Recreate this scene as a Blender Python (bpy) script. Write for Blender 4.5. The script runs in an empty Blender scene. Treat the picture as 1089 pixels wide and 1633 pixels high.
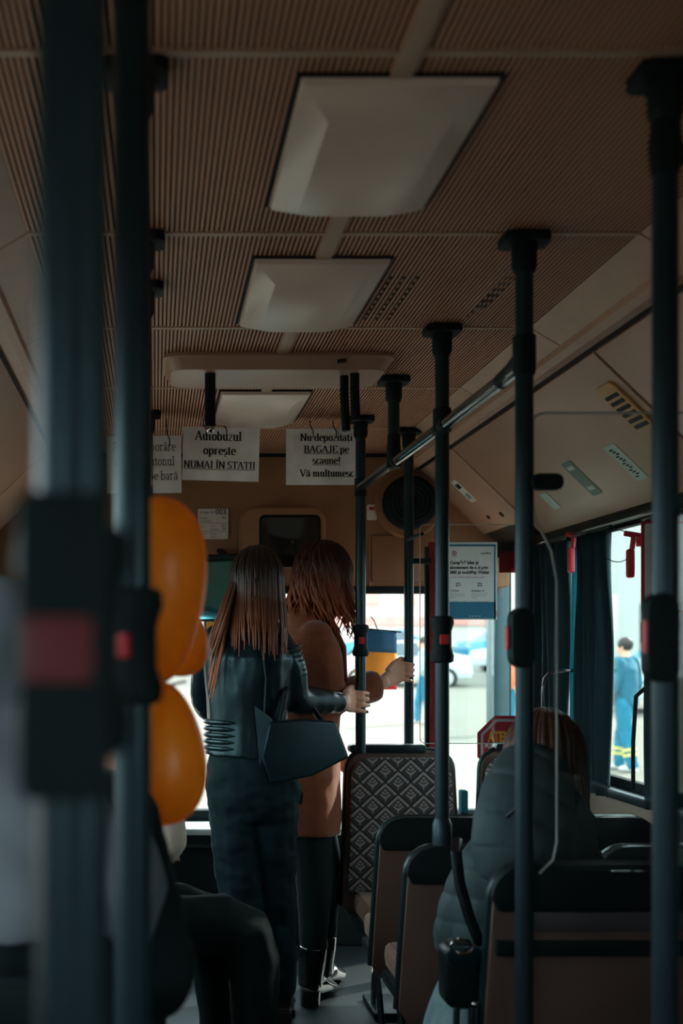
import bpy, bmesh, math, random
from mathutils import Vector, Matrix, noise
V = Vector
PI = math.pi
random.seed(7)
SC = bpy.context.scene
COL = SC.collection

# ------------------------------------------------------------------ camera, sky, sun, exposure
cam_d = bpy.data.cameras.new('camera')
cam = bpy.data.objects.new('camera', cam_d)
COL.objects.link(cam)
CAMZ = 1.35
cam.location = (0, 0, CAMZ)
cam.rotation_euler = (PI / 2, 0, 0)
FPX = 1800.0                                   # focal length in pixels of the 1089 x 1633 frame
cam_d.sensor_fit = 'VERTICAL'
cam_d.sensor_height = 36.0
cam_d.lens = FPX / 1633 * 36
cam_d.shift_x = (544.5 - 248) / 1633
cam_d.shift_y = (1036 - 816.5) / 1633
cam_d.clip_start = 0.05
cam_d.clip_end = 300
cam_d.dof.use_dof = True
cam_d.dof.focus_distance = 4.0
cam_d.dof.aperture_fstop = 2.6
SC.camera = cam

world = bpy.data.worlds.new('sky')
SC.world = world
world.use_nodes = True
wn = world.node_tree.nodes
wn['Background'].inputs['Color'].default_value = (0.80, 0.90, 0.92, 1)
wn['Background'].inputs['Strength'].default_value = 2.8

sun_d = bpy.data.lights.new('sun', 'SUN')
sun_d.energy = 5.0
sun_d.angle = math.radians(1.5)
sun_d.color = (1.0, 0.90, 0.78)
sun = bpy.data.objects.new('sun', sun_d)
COL.objects.link(sun)
sun.rotation_euler = V((-0.72, -0.42, -0.62)).to_track_quat('-Z', 'Y').to_euler()

vs = SC.view_settings
SC.display_settings.display_device = 'sRGB'
vs.view_transform = 'Standard'
vs.look = 'None'
vs.exposure = 1.15
vs.gamma = 1.0
vs.use_curve_mapping = False
SC.cycles.max_bounces = 10
SC.cycles.diffuse_bounces = 6
SC.cycles.transparent_max_bounces = 24
SC.cycles.sample_clamp_indirect = 4.0
SC.cycles.use_denoising = True

# ------------------------------------------------------------------ materials
def lin(c):
    return tuple((x / 12.92 if x <= .04045 else ((x + .055) / 1.055) ** 2.4) for x in [v / 255 for v in c])

def mat(name, rgb, rough=.6, metal=0, var=.12, nscale=18, bump=0, bscale=60, spec=.5, sheen=0, coat=0, stretch=None):
    m = bpy.data.materials.new(name)
    m.use_nodes = True
    nt = m.node_tree
    b = nt.nodes['Principled BSDF']
    b.inputs['Roughness'].default_value = rough
    b.inputs['Metallic'].default_value = metal
    b.inputs['Specular IOR Level'].default_value = spec
    if sheen:
        b.inputs['Sheen Weight'].default_value = sheen
    if coat:
        b.inputs['Coat Weight'].default_value = coat
        b.inputs['Coat Roughness'].default_value = .12
    c = lin(rgb)
    tc = nt.nodes.new('ShaderNodeTexCoord')
    src = tc.outputs['Object']
    if stretch:
        mp = nt.nodes.new('ShaderNodeMapping')
        mp.inputs['Scale'].default_value = stretch
        nt.links.new(src, mp.inputs['Vector'])
        src = mp.outputs['Vector']
    n = nt.nodes.new('ShaderNodeTexNoise')
    n.inputs['Scale'].default_value = nscale
    n.inputs['Detail'].default_value = 4
    nt.links.new(src, n.inputs['Vector'])
    r = nt.nodes.new('ShaderNodeValToRGB')
    r.color_ramp.elements[0].position = .3
    r.color_ramp.elements[1].position = .7
    r.color_ramp.elements[0].color = (*[max(0, v * (1 - var)) for v in c], 1)
    r.color_ramp.elements[1].color = (*[min(1, v * (1 + var)) for v in c], 1)
    nt.links.new(n.outputs['Fac'], r.inputs['Fac'])
    nt.links.new(r.outputs['Color'], b.inputs['Base Color'])
    if bump:
        n2 = nt.nodes.new('ShaderNodeTexNoise')
        n2.inputs['Scale'].default_value = bscale
        n2.inputs['Detail'].default_value = 5
        nt.links.new(src, n2.inputs['Vector'])
        bp = nt.nodes.new('ShaderNodeBump')
        bp.inputs['Strength'].default_value = bump
        bp.inputs['Distance'].default_value = .01
        nt.links.new(n2.outputs['Fac'], bp.inputs['Height'])
        nt.links.new(bp.outputs['Normal'], b.inputs['Normal'])
    return m

def glass_mat(name, tint, refl=.06, rough=.02):
    m = bpy.data.materials.new(name)
    m.use_nodes = True
    nt = m.node_tree
    nt.nodes.remove(nt.nodes['Principled BSDF'])
    t = nt.nodes.new('ShaderNodeBsdfTransparent')
    t.inputs['Color'].default_value = (*tint, 1)
    g = nt.nodes.new('ShaderNodeBsdfGlossy')
    g.inputs['Roughness'].default_value = rough
    lw = nt.nodes.new('ShaderNodeLayerWeight')
    p5 = nt.nodes.new('ShaderNodeMath')
    p5.operation = 'POWER'
    p5.inputs[1].default_value = 4.0
    nt.links.new(lw.outputs['Facing'], p5.inputs[0])
    ml = nt.nodes.new('ShaderNodeMath')
    ml.operation = 'MULTIPLY_ADD'
    ml.inputs[1].default_value = .6
    ml.inputs[2].default_value = refl * .5
    nt.links.new(p5.outputs[0], ml.inputs[0])
    fr = ml
    mx = nt.nodes.new('ShaderNodeMixShader')
    nt.links.new(fr.outputs[0], mx.inputs['Fac'])
    nt.links.new(t.outputs[0], mx.inputs[1])
    nt.links.new(g.outputs[0], mx.inputs[2])
    nt.links.new(mx.outputs[0], nt.nodes['Material Output'].inputs['Surface'])
    return m

def translucent_mat(name, rgb, fac=.4, rough=.8, nscale=10):
    m = mat(name, rgb, rough, var=.2, nscale=nscale)
    nt = m.node_tree
    b = nt.nodes['Principled BSDF']
    tl = nt.nodes.new('ShaderNodeBsdfTranslucent')
    tl.inputs['Color'].default_value = (*lin(rgb), 1)
    mx = nt.nodes.new('ShaderNodeMixShader')
    mx.inputs['Fac'].default_value = fac
    nt.links.new(b.outputs[0], mx.inputs[1])
    nt.links.new(tl.outputs[0], mx.inputs[2])
    nt.links.new(mx.outputs[0], nt.nodes['Material Output'].inputs['Surface'])
    return m

def hair_mat(name, root, tip, z0, z1):
    """dyed hair: darker roots, lighter ends, streaked along the strand"""
    m = mat(name, root, .42, var=.3, nscale=30, stretch=(1, 1, .08), spec=.35)
    nt = m.node_tree
    b = nt.nodes['Principled BSDF']
    base = b.inputs['Base Color'].links[0].from_socket
    tc = nt.nodes.new('ShaderNodeTexCoord')
    sp = nt.nodes.new('ShaderNodeSeparateXYZ')
    nt.links.new(tc.outputs['Object'], sp.inputs[0])
    mr = nt.nodes.new('ShaderNodeMapRange')
    mr.inputs['From Min'].default_value = z0
    mr.inputs['From Max'].default_value = z1
    nt.links.new(sp.outputs['Z'], mr.inputs['Value'])
    mx = nt.nodes.new('ShaderNodeMix')
    mx.data_type = 'RGBA'
    mx.inputs['A'].default_value = (*lin(tip), 1)
    nt.links.new(mr.outputs['Result'], mx.inputs['Factor'])
    nt.links.new(base, mx.inputs['B'])
    nt.links.new(mx.outputs['Result'], b.inputs['Base Color'])
    return m

def fabric_mat(name, cell, dark, light, leaf=True):
    """woven moquette: dark diamonds with a lighter chevron and a leaf in each, in metres of the UV map"""
    m = bpy.data.materials.new(name)
    m.use_nodes = True
    nt = m.node_tree
    L = nt.links.new
    b = nt.nodes['Principled BSDF']
    b.inputs['Roughness'].default_value = .9
    b.inputs['Sheen Weight'].default_value = .15
    def M(op, a, bb=None, c=None):
        n = nt.nodes.new('ShaderNodeMath')
        n.operation = op
        for i, v in enumerate((a, bb, c)):
            if v is None:
                continue
            if isinstance(v, (int, float)):
                n.inputs[i].default_value = v
            else:
                L(v, n.inputs[i])
        return n.outputs[0]
    uv = nt.nodes.new('ShaderNodeUVMap')
    sp = nt.nodes.new('ShaderNodeSeparateXYZ')
    L(uv.outputs['UV'], sp.inputs[0])
    u = M('DIVIDE', sp.outputs['X'], cell[0])
    v = M('DIVIDE', sp.outputs['Y'], cell[1])
    a = M('FRACT', M('ADD', M('ADD', u, v), 100.0))
    q = M('FRACT', M('ADD', M('SUBTRACT', u, v), 100.0))
    da = M('MINIMUM', a, M('SUBTRACT', 1.0, a))
    dq = M('MINIMUM', q, M('SUBTRACT', 1.0, q))
    edge = M('MINIMUM', da, dq)
    line = M('LESS_THAN', edge, .035)
    bandA = M('MULTIPLY', M('GREATER_THAN', a, .80), M('LESS_THAN', a, .93))
    bandB = M('MULTIPLY', M('LESS_THAN', q, .20), M('GREATER_THAN', q, .07))
    band = M('MAXIMUM', M('MULTIPLY', bandA, M('GREATER_THAN', q, .07)), M('MULTIPLY', bandB, M('LESS_THAN', a, .93)))
    x = M('MULTIPLY', M('SUBTRACT', M('ADD', a, q), 1.0), .5)
    y = M('MULTIPLY', M('SUBTRACT', a, q), .5)
    ax = M('ABSOLUTE', x)
    if leaf:
        wy = M('MULTIPLY', M('SUBTRACT', .21, M('MULTIPLY', M('ABSOLUTE', M('ADD', y, .05)), .8)), 1.0)
        inside = M('LESS_THAN', ax, wy)
        inside = M('MULTIPLY', inside, M('MULTIPLY', M('GREATER_THAN', y, -.27), M('LESS_THAN', y, .2)))
        vein = M('GREATER_THAN', M('FRACT', M('MULTIPLY', M('SUBTRACT', y, M('MULTIPLY', ax, .9)), 6.2)), .40)
        core = M('GREATER_THAN', M('ADD', M('ABSOLUTE', M('ADD', y, .05)), M('MULTIPLY', ax, 4.0)), .11)
        lf = M('MULTIPLY', M('MULTIPLY', inside, vein), core)
        stem = M('MULTIPLY', M('LESS_THAN', ax, .02), M('MULTIPLY', M('LESS_THAN', y, -.1), M('GREATER_THAN', y, -.33)))
        lf = M('MAXIMUM', lf, stem)
    else:
        lf = M('LESS_THAN', M('ADD', ax, M('ABSOLUTE', y)), .14)
    f = M('MAXIMUM', band, lf)
    nz = nt.nodes.new('ShaderNodeTexNoise')
    nz.inputs['Scale'].default_value = 420
    L(uv.outputs['UV'], nz.inputs['Vector'])
    f = M('MULTIPLY', f, M('ADD', .55, M('MULTIPLY', nz.outputs['Fac'], .8)))
    f = M('MULTIPLY', f, M('SUBTRACT', 1.0, line))
    mx = nt.nodes.new('ShaderNodeMix')
    mx.data_type = 'RGBA'
    mx.inputs['A'].default_value = (*lin(dark), 1)
    mx.inputs['B'].default_value = (*lin(light), 1)
    L(f, mx.inputs['Factor'])
    mx2 = nt.nodes.new('ShaderNodeMix')
    mx2.data_type = 'RGBA'
    mx2.inputs['B'].default_value = (*lin((22, 26, 28)), 1)
    L(line, mx2.inputs['Factor'])
    L(mx.outputs['Result'], mx2.inputs['A'])
    L(mx2.outputs['Result'], b.inputs['Base Color'])
    bp = nt.nodes.new('ShaderNodeBump')
    bp.inputs['Strength'].default_value = .5
    bp.inputs['Distance'].default_value = .002
    L(f, bp.inputs['Height'])
    L(bp.outputs['Normal'], b.inputs['Normal'])
    return m

M = {}
M['ceil'] = mat('ceiling_laminate', (208, 148, 116), .55, var=.06, nscale=5)
M['groove_shade'] = mat('ceiling_groove_shade', (98, 70, 54), .7, var=.08)  # shade inside the rib grooves, put into a darker colour
M['ceilstrip'] = mat('ceiling_strip', (178, 140, 116), .45, var=.05)
M['cove'] = mat('cove_laminate', (176, 138, 116), .4, var=.06, nscale=4)
M['roof'] = mat('roof_skin', (60, 56, 52), .7)
M['diffuser'] = mat('lamp_diffuser', (226, 202, 184), .35, var=.04, nscale=6)
M['header'] = mat('header_panel', (142, 102, 72), .6, var=.08, nscale=5)
M['black'] = mat('black_plastic', (16, 22, 23), .45, var=.2)
M['rubber'] = mat('black_rubber', (11, 15, 16), .65)
M['joint'] = mat('panel_joint', (30, 24, 22), .8)
M['pole'] = mat('dark_coated_tube', (24, 36, 41), .36, var=.1, coat=.25)
M['rail'] = mat('glossy_rail', (84, 92, 96), .14, metal=.9, var=.06)
M['chrome'] = mat('chrome', (190, 190, 188), .15, metal=1, var=.05)
M['red'] = mat('red_plastic', (196, 40, 52), .4, var=.08)
M['dimred'] = mat('dim_red_band', (92, 18, 30), .5, var=.1)
M['redframe'] = mat('red_enamel', (150, 30, 40), .45, var=.1)
M['floor'] = mat('floor_vinyl', (18, 25, 27), .5, var=.2, nscale=60)
M['wall'] = mat('side_wall_panel', (150, 132, 118), .6, var=.06)
M['walldark'] = mat('dark_wall_panel', (40, 46, 48), .6)
M['seatback'] = mat('brown_seat_shell', (80, 60, 54), .62, var=.1, nscale=8, bump=.1, bscale=300)
M['seatgrey'] = mat('grey_seat_shell', (52, 50, 54), .6, var=.1)
M['seattrim'] = mat('seat_edge_trim', (18, 30, 33), .36, var=.1, coat=.2)
M['fabric'] = fabric_mat('leaf_moquette', (.1, .0925), (56, 59, 62), (152, 142, 138))
M['fabric2'] = fabric_mat('small_diamond_moquette', (.022, .022), (60, 44, 40), (190, 142, 116), leaf=False)
M['glass'] = glass_mat('window_glass', (.93, .97, .97))
M['plexi'] = glass_mat('acrylic_sheet', (.92, .95, .94))
M['plexiedge'] = translucent_mat('acrylic_edge', (200, 208, 205), .5, .3)
M['paper'] = translucent_mat('white_paper', (248, 246, 244), .15, .8)
M['ink'] = mat('black_ink', (16, 16, 18), .7)
M['card'] = mat('label_card', (214, 206, 196), .6, var=.05)
M['balloon'] = translucent_mat('orange_latex', (255, 166, 36), .35, .32)
M['skin'] = mat('skin', (222, 172, 148), .5, var=.06, nscale=30)
M['skin2'] = mat('skin_rosy', (214, 160, 138), .5, var=.06, nscale=30)
M['nail'] = mat('dark_nail_polish', (36, 14, 20), .2)
M['leather'] = mat('black_leather', (11, 25, 29), .30, var=.2, nscale=14, bump=.12, bscale=24)
for _k in ('leather',):
    M[_k].node_tree.nodes['Principled BSDF'].inputs['Specular Tint'].default_value = (.45, .85, .95, 1)
M['leather2'] = mat('bag_leather', (8, 29, 35), .4, var=.25, nscale=10, bump=.06, bscale=30)
M['denim'] = mat('dark_denim', (9, 26, 32), .85, var=.25, nscale=40, bump=.2, bscale=25)
M['trousers'] = mat('black_trousers', (16, 22, 24), .85, var=.2)
M['coat'] = mat('brown_wool', (120, 64, 38), .9, var=.1, nscale=50, sheen=.3)
M['boot'] = mat('patent_boot', (18, 24, 26), .12, var=.1, coat=1)
M['bootmatte'] = mat('matte_boot', (14, 18, 19), .5)
M['puffer'] = mat('grey_puffer', (54, 68, 70), .6, var=.1, nscale=12, bump=.15, bscale=16)
M['greycoat'] = mat('grey_fleece', (104, 132, 138), .9, var=.15, nscale=30, bump=.2, bscale=120)
M['hoodie'] = mat('grey_hoodie', (100, 108, 116), .9, var=.1, nscale=10)
M['corner'] = mat('corner_pillar_enamel', (34, 78, 86), .4, var=.08)
M['white'] = mat('white_sleeve', (226, 210, 196), .8, var=.06, bump=.2, bscale=20)
M['bag'] = mat('black_nylon', (14, 18, 20), .35, var=.2, bump=.1)
M['curtain'] = translucent_mat('teal_curtain', (14, 50, 58), .28, .8, 8)
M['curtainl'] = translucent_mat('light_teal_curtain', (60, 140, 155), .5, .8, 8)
M['screen'] = mat('dark_glass', (10, 18, 20), .12, var=.1, coat=.5)
M['mirror'] = mat('mirror_glass', (96, 176, 190), .06, metal=1, var=.04)
M['vent'] = mat('amber_vent', (190, 140, 84), .5, var=.08)
M['sticker'] = mat('pale_sticker', (176, 196, 188), .5, var=.05)
M['green'] = mat('green_sticker', (84, 116, 104), .5, var=.1)
M['blue'] = mat('flag_blue', (30, 92, 128), .7, var=.12)
M['yellow'] = mat('flag_yellow', (246, 160, 52), .7, var=.06)
M['flagred'] = mat('flag_red', (206, 48, 42), .7, var=.08)
M['posterblue'] = mat('poster_blue', (22, 118, 150), .5, var=.06)
M['paperposter'] = mat('poster_white', (222, 236, 236), .5, var=.03)
M['signred'] = mat('sign_red', (190, 34, 56), .5, var=.05)
M['signgrey'] = mat('sign_grey', (206, 204, 210), .5, var=.03)
M['signyellow'] = mat('sign_yellow', (250, 176, 30), .5, var=.03)
M['rednk'] = mat('red_ink', (170, 50, 70), .7)
M['greenink'] = mat('green_ink', (30, 140, 120), .7)
M['greyink'] = mat('grey_ink', (120, 140, 142), .7)
M['ground'] = mat('pale_paving', (111, 106, 97), .9, var=.05, nscale=.6)
M['facade'] = mat('pale_facade', (226, 218, 212), .9, var=.04, nscale=.3)
M['pink'] = mat('pink_render', (232, 168, 160), .9, var=.06, nscale=.6)
M['greyfac'] = mat('grey_facade', (176, 182, 178), .9, var=.1, nscale=.3)
M['winblue'] = mat('far_glass', (92, 110, 116), .3)
M['carblue'] = mat('car_blue', (24, 136, 178), .3, coat=.6)
M['carwhite'] = mat('car_silver', (196, 204, 206), .3, coat=.6)
M['carglass'] = mat('car_glass', (70, 88, 96), .1)
M['tyre'] = mat('tyre', (34, 34, 36), .9)
M['hub'] = mat('hub_cap', (190, 190, 186), .4)
M['jeans'] = mat('bright_jeans', (18, 112, 140), .8, var=.15, nscale=12)
M['jacketpale'] = mat('pale_grey_jacket', (168, 186, 186), .8, var=.15, nscale=8)
M['orange'] = mat('salmon_top', (232, 132, 96), .8)
M['navy'] = mat('teal_jacket', (24, 96, 118), .8)
M['hivis'] = mat('yellow_stripe', (206, 200, 120), .8)
M['hairdark'] = mat('dark_hair', (44, 34, 30), .5)
M['hairA'] = hair_mat('brown_ombre_hair', (40, 28, 24), (176, 98, 54), 1.12, 1.60)
M['hairB'] = hair_mat('auburn_hair', (52, 30, 22), (176, 86, 42), 1.36, 1.70)
M['hairC'] = mat('brown_bun_hair', (72, 46, 36), .45, var=.35, nscale=40)

for _k in ('denim', 'trousers', 'leather2', 'bag', 'puffer', 'coat', 'rubber', 'floor', 'black'):
    _b = M[_k].node_tree.nodes['Principled BSDF']
    _b.inputs['Specular IOR Level'].default_value = .28
    _b.inputs['Specular Tint'].default_value = (.6, .92, 1, 1)
for _k in ('pole', 'leather', 'seattrim'):
    _b = M[_k].node_tree.nodes['Principled BSDF']
    _b.inputs['Specular IOR Level'].default_value = .4
    _b.inputs['Specular Tint'].default_value = (.5, .86, .95, 1)
    _b.inputs['Coat Weight'].default_value = 0.0 if _k == 'leather' else .05

# ------------------------------------------------------------------ mesh helpers
def basis(d, ref=None):
    d = d.normalized()
    ref = ref or (V((0, 0, 1)) if abs(d.z) < .95 else V((1, 0, 0)))
    a = ref.cross(d)
    if a.length < 1e-5:
        a = V((0, 1, 0)).cross(d)
    a.normalize()
    return a, d.cross(a).normalized()

def wloc(o):
    p = V((0, 0, 0))
    while o:
        p += o.location
        o = o.parent
    return p

def finish(o, label=None, cat=None, group=None, kind=None):
    for k, v in (('label', label), ('category', cat), ('group', group), ('kind', kind)):
        if v:
            o[k] = v
    return o

def link(name, me, m, parent):
    o = bpy.data.objects.new(name, me)
    COL.objects.link(o)
    for x in (m if isinstance(m, (list, tuple)) else [m]):
        me.materials.append(x)
    if parent:
        off = wloc(parent)
        me.transform(Matrix.Translation(-off))
        o.parent = parent
    return o

class MB:
    def __init__(s):
        s.v = []
        s.f = []
    def add(s, vs, fs):
        b = len(s.v)
        s.v += [V(p) for p in vs]
        s.f += [[i + b for i in f] for f in fs]
        return s
    def box(s, c, d, R=None):
        c = V(c)
        h = V(d) / 2
        P = []
        for z in (-1, 1):
            for (x, y) in ((-1, -1), (1, -1), (1, 1), (-1, 1)):
                p = V((x * h.x, y * h.y, z * h.z))
                P.append(c + (R @ p if R else p))
        return s.add(P, [(3, 2, 1, 0), (4, 5, 6, 7), (0, 1, 5, 4), (1, 2, 6, 5), (2, 3, 7, 6), (3, 0, 4, 7)])
    def bx(s, x0, x1, y0, y1, z0, z1):
        return s.box(((x0 + x1) / 2, (y0 + y1) / 2, (z0 + z1) / 2), (x1 - x0, y1 - y0, z1 - z0))
    def loft(s, pts, rads, ax=None, n=12, cap=True):
        pts = [V(p) for p in pts]
        k = len(pts)
        rings = []
        prev = None
        for i, p in enumerate(pts):
            t = (pts[min(i + 1, k - 1)] - pts[max(i - 1, 0)])
            r = rads[i] if not isinstance(rads, (int, float)) else rads
            ra, rb = r if isinstance(r, (tuple, list)) else (r, r)
            if ax is not None:
                A = V(ax[i]) if isinstance(ax, list) else V(ax)
                t = t.normalized()
                a = (A - t * A.dot(t)).normalized()
                b = t.cross(a).normalized()
            else:
                if prev is None:
                    a, b = basis(t)
                else:
                    t = t.normalized()
                    a = (prev - t * prev.dot(t))
                    a = a.normalized() if a.length > 1e-6 else basis(t)[0]
                    b = t.cross(a).normalized()
                prev = a
            rings.append([p + a * (ra * math.cos(2 * PI * j / n)) + b * (rb * math.sin(2 * PI * j / n)) for j in range(n)])
        vs = [q for r in rings for q in r]
        fs = []
        for i in range(k - 1):
            for j in range(n):
                fs.append((i * n + j, i * n + (j + 1) % n, (i + 1) * n + (j + 1) % n, (i + 1) * n + j))
        if cap:
            fs.append(tuple(range(n - 1, -1, -1)))
            fs.append(tuple((k - 1) * n + j for j in range(n)))
        return s.add(vs, fs)
    def tube(s, pts, r, n=10):
        return s.loft(pts, r if isinstance(r, list) else [r] * len(pts), None, n)
    def ell(s, c, r, axes=None, nu=16, nv=10):
        c = V(c)
        ax = axes or (V((1, 0, 0)), V((0, 1, 0)), V((0, 0, 1)))
        vs = []
        fs = []
        for i in range(1, nv):
            th = PI * i / nv
            for j in range(nu):
                ph = 2 * PI * j / nu
                vs.append(c + ax[0] * (r[0] * math.sin(th) * math.cos(ph)) + ax[1] * (r[1] * math.sin(th) * math.sin(ph)) + ax[2] * (r[2] * math.cos(th)))
        for i in range(nv - 2):
            for j in range(nu):
                fs.append((i * nu + j, (i + 1) * nu + j, (i + 1) * nu + (j + 1) % nu, i * nu + (j + 1) % nu))
        t = len(vs)
        vs += [c + ax[2] * r[2], c - ax[2] * r[2]]
        for j in range(nu):
            fs.append((t, j, (j + 1) % nu))
            fs.append((t + 1, (nv - 2) * nu + (j + 1) % nu, (nv - 2) * nu + j))
        return s.add(vs, fs)
    def prism(s, poly, o, u, v, depth):
        """poly in the (u, v) plane through o, extruded by depth along u x v"""
        o, u, v = V(o), V(u), V(v)
        w = u.cross(v).normalized() * depth
        k = len(poly)
        lo = [o + u * a + v * b for a, b in poly]
        vs = lo + [p + w for p in lo]
        fs = [tuple(range(k - 1, -1, -1)), tuple(range(k, 2 * k))]
        for i in range(k):
            fs.append((i, (i + 1) % k, k + (i + 1) % k, k + i))
        return s.add(vs, fs)
    def lathe(s, prof, o, d, n=24):
        o = V(o)
        d = V(d).normalized()
        return s.loft([o + d * (h + 1e-5 * i) for i, (r, h) in enumerate(prof)], [max(r, 1e-4) for r, h in prof], basis(d)[0] if True else None, n)
    def build(s, name, m, parent=None, bevel=0, smooth=35, uvf=None, seg=2, label=None):
        me = bpy.data.meshes.new(name)
        me.from_pydata([tuple(p) for p in s.v], [], s.f)
        bm = bmesh.new()
        bm.from_mesh(me)
        bmesh.ops.recalc_face_normals(bm, faces=bm.faces)
        if bevel:
            es = [e for e in bm.edges if len(e.link_faces) == 2 and e.calc_face_angle(0) > .6]
            bmesh.ops.bevel(bm, geom=es, offset=bevel, segments=seg, affect='EDGES', profile=.6, clamp_overlap=True)
        bm.to_mesh(me)
        bm.free()
        if uvf:
            uv = me.uv_layers.new(name='UVMap')
            for lp in me.loops:
                uv.data[lp.index].uv = uvf(me.vertices[lp.vertex_index].co)
        if smooth:
            me.polygons.foreach_set('use_smooth', [True] * len(me.polygons))
            me.set_sharp_from_angle(angle=math.radians(smooth))
        me.update()
        o = link(name, me, m, parent)
        if label:
            o['label'] = label
        return o
    def skin(s, name, m, parent, voxel=.008, iters=6, wrinkle=None, factor=.5, uvf=None):
        """one continuous surface from the overlapping volumes"""
        me = bpy.data.meshes.new('tmp')
        me.from_pydata([tuple(p) for p in s.v], [], s.f)
        bm = bmesh.new()
        bm.from_mesh(me)
        bmesh.ops.recalc_face_normals(bm, faces=bm.faces)
        bm.to_mesh(me)
        bm.free()
        o = bpy.data.objects.new('tmp', me)
        COL.objects.link(o)
        md = o.modifiers.new('r', 'REMESH')
        md.mode = 'VOXEL'
        md.voxel_size = voxel
        md.use_smooth_shade = True
        if iters:
            ms = o.modifiers.new('s', 'SMOOTH')
            ms.factor = factor
            ms.iterations = iters
        dg = bpy.context.evaluated_depsgraph_get()
        me2 = bpy.data.meshes.new_from_object(o.evaluated_get(dg))
        me2.name = name
        bpy.data.objects.remove(o)
        bpy.data.meshes.remove(me)
        if wrinkle:
            nn = [v.normal.copy() for v in me2.vertices]
            for v, nr in zip(me2.vertices, nn):
                v.co += nr * wrinkle(v.co)
        me2.polygons.foreach_set('use_smooth', [True] * len(me2.polygons))
        me2.materials.clear()
        me2.update()
        return link(name, me2, m, parent)

def thing(name, label, cat, loc=(0, 0, 0), group=None):
    o = bpy.data.objects.new(name, None)
    o.empty_display_size = .05
    COL.objects.link(o)
    o.location = loc
    return finish(o, label, cat, group)

def struct(o):
    o['kind'] = 'structure'
    return o

def copy_tree(o, parent=None):
    kids = [c for c in bpy.data.objects if c.parent == o]
    c = o.copy()
    COL.objects.link(c)
    c.parent = parent
    for k in kids:
        copy_tree(k, c)
    return c

def rrect(w, h, r, n=5, x=0, y=0):
    r = min(r, w / 2 - 1e-4, h / 2 - 1e-4)
    P = []
    for cx, cy, a0 in ((w / 2 - r, h / 2 - r, 0), (-w / 2 + r, h / 2 - r, 90), (-w / 2 + r, -h / 2 + r, 180), (w / 2 - r, -h / 2 + r, 270)):
        for i in range(n + 1):
            a = math.radians(a0 + 90 * i / n)
            P.append((x + cx + r * math.cos(a), y + cy + r * math.sin(a)))
    return P

X1, Z1, Y1 = V((1, 0, 0)), V((0, 0, 1)), V((0, 1, 0))


# ------------------------------------------------------------------ lettering
def text(s, size, o, u, v, m, parent, name='lettering', align='LEFT', bold=0, depth=.0004, sx=1.0):
    cu = bpy.data.curves.new('t', 'FONT')
    cu.body = s
    cu.size = size
    cu.align_x = align
    cu.offset = bold
    cu.space_line = 1.0
    cu.resolution_u = 3
    t = bpy.data.objects.new('t', cu)
    COL.objects.link(t)
    dg = bpy.context.evaluated_depsgraph_get()
    me = bpy.data.meshes.new_from_object(t.evaluated_get(dg))
    bpy.data.objects.remove(t)
    bpy.data.curves.remove(cu)
    o, u, v = V(o), V(u), V(v)
    w = u.cross(v).normalized() * depth
    for p in me.vertices:
        p.co = o + u * (p.co.x * sx) + v * p.co.y + w
    me.materials.clear()
    me.name = name
    return link(name, me, m, parent)

def arc(cx, cy, rx, ry, a0, a1, n=10):
    return [(cx + rx * math.cos(math.radians(a0 + (a1 - a0) * i / n)), cy + ry * math.sin(math.radians(a0 + (a1 - a0) * i / n))) for i in range(n + 1)]

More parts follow.
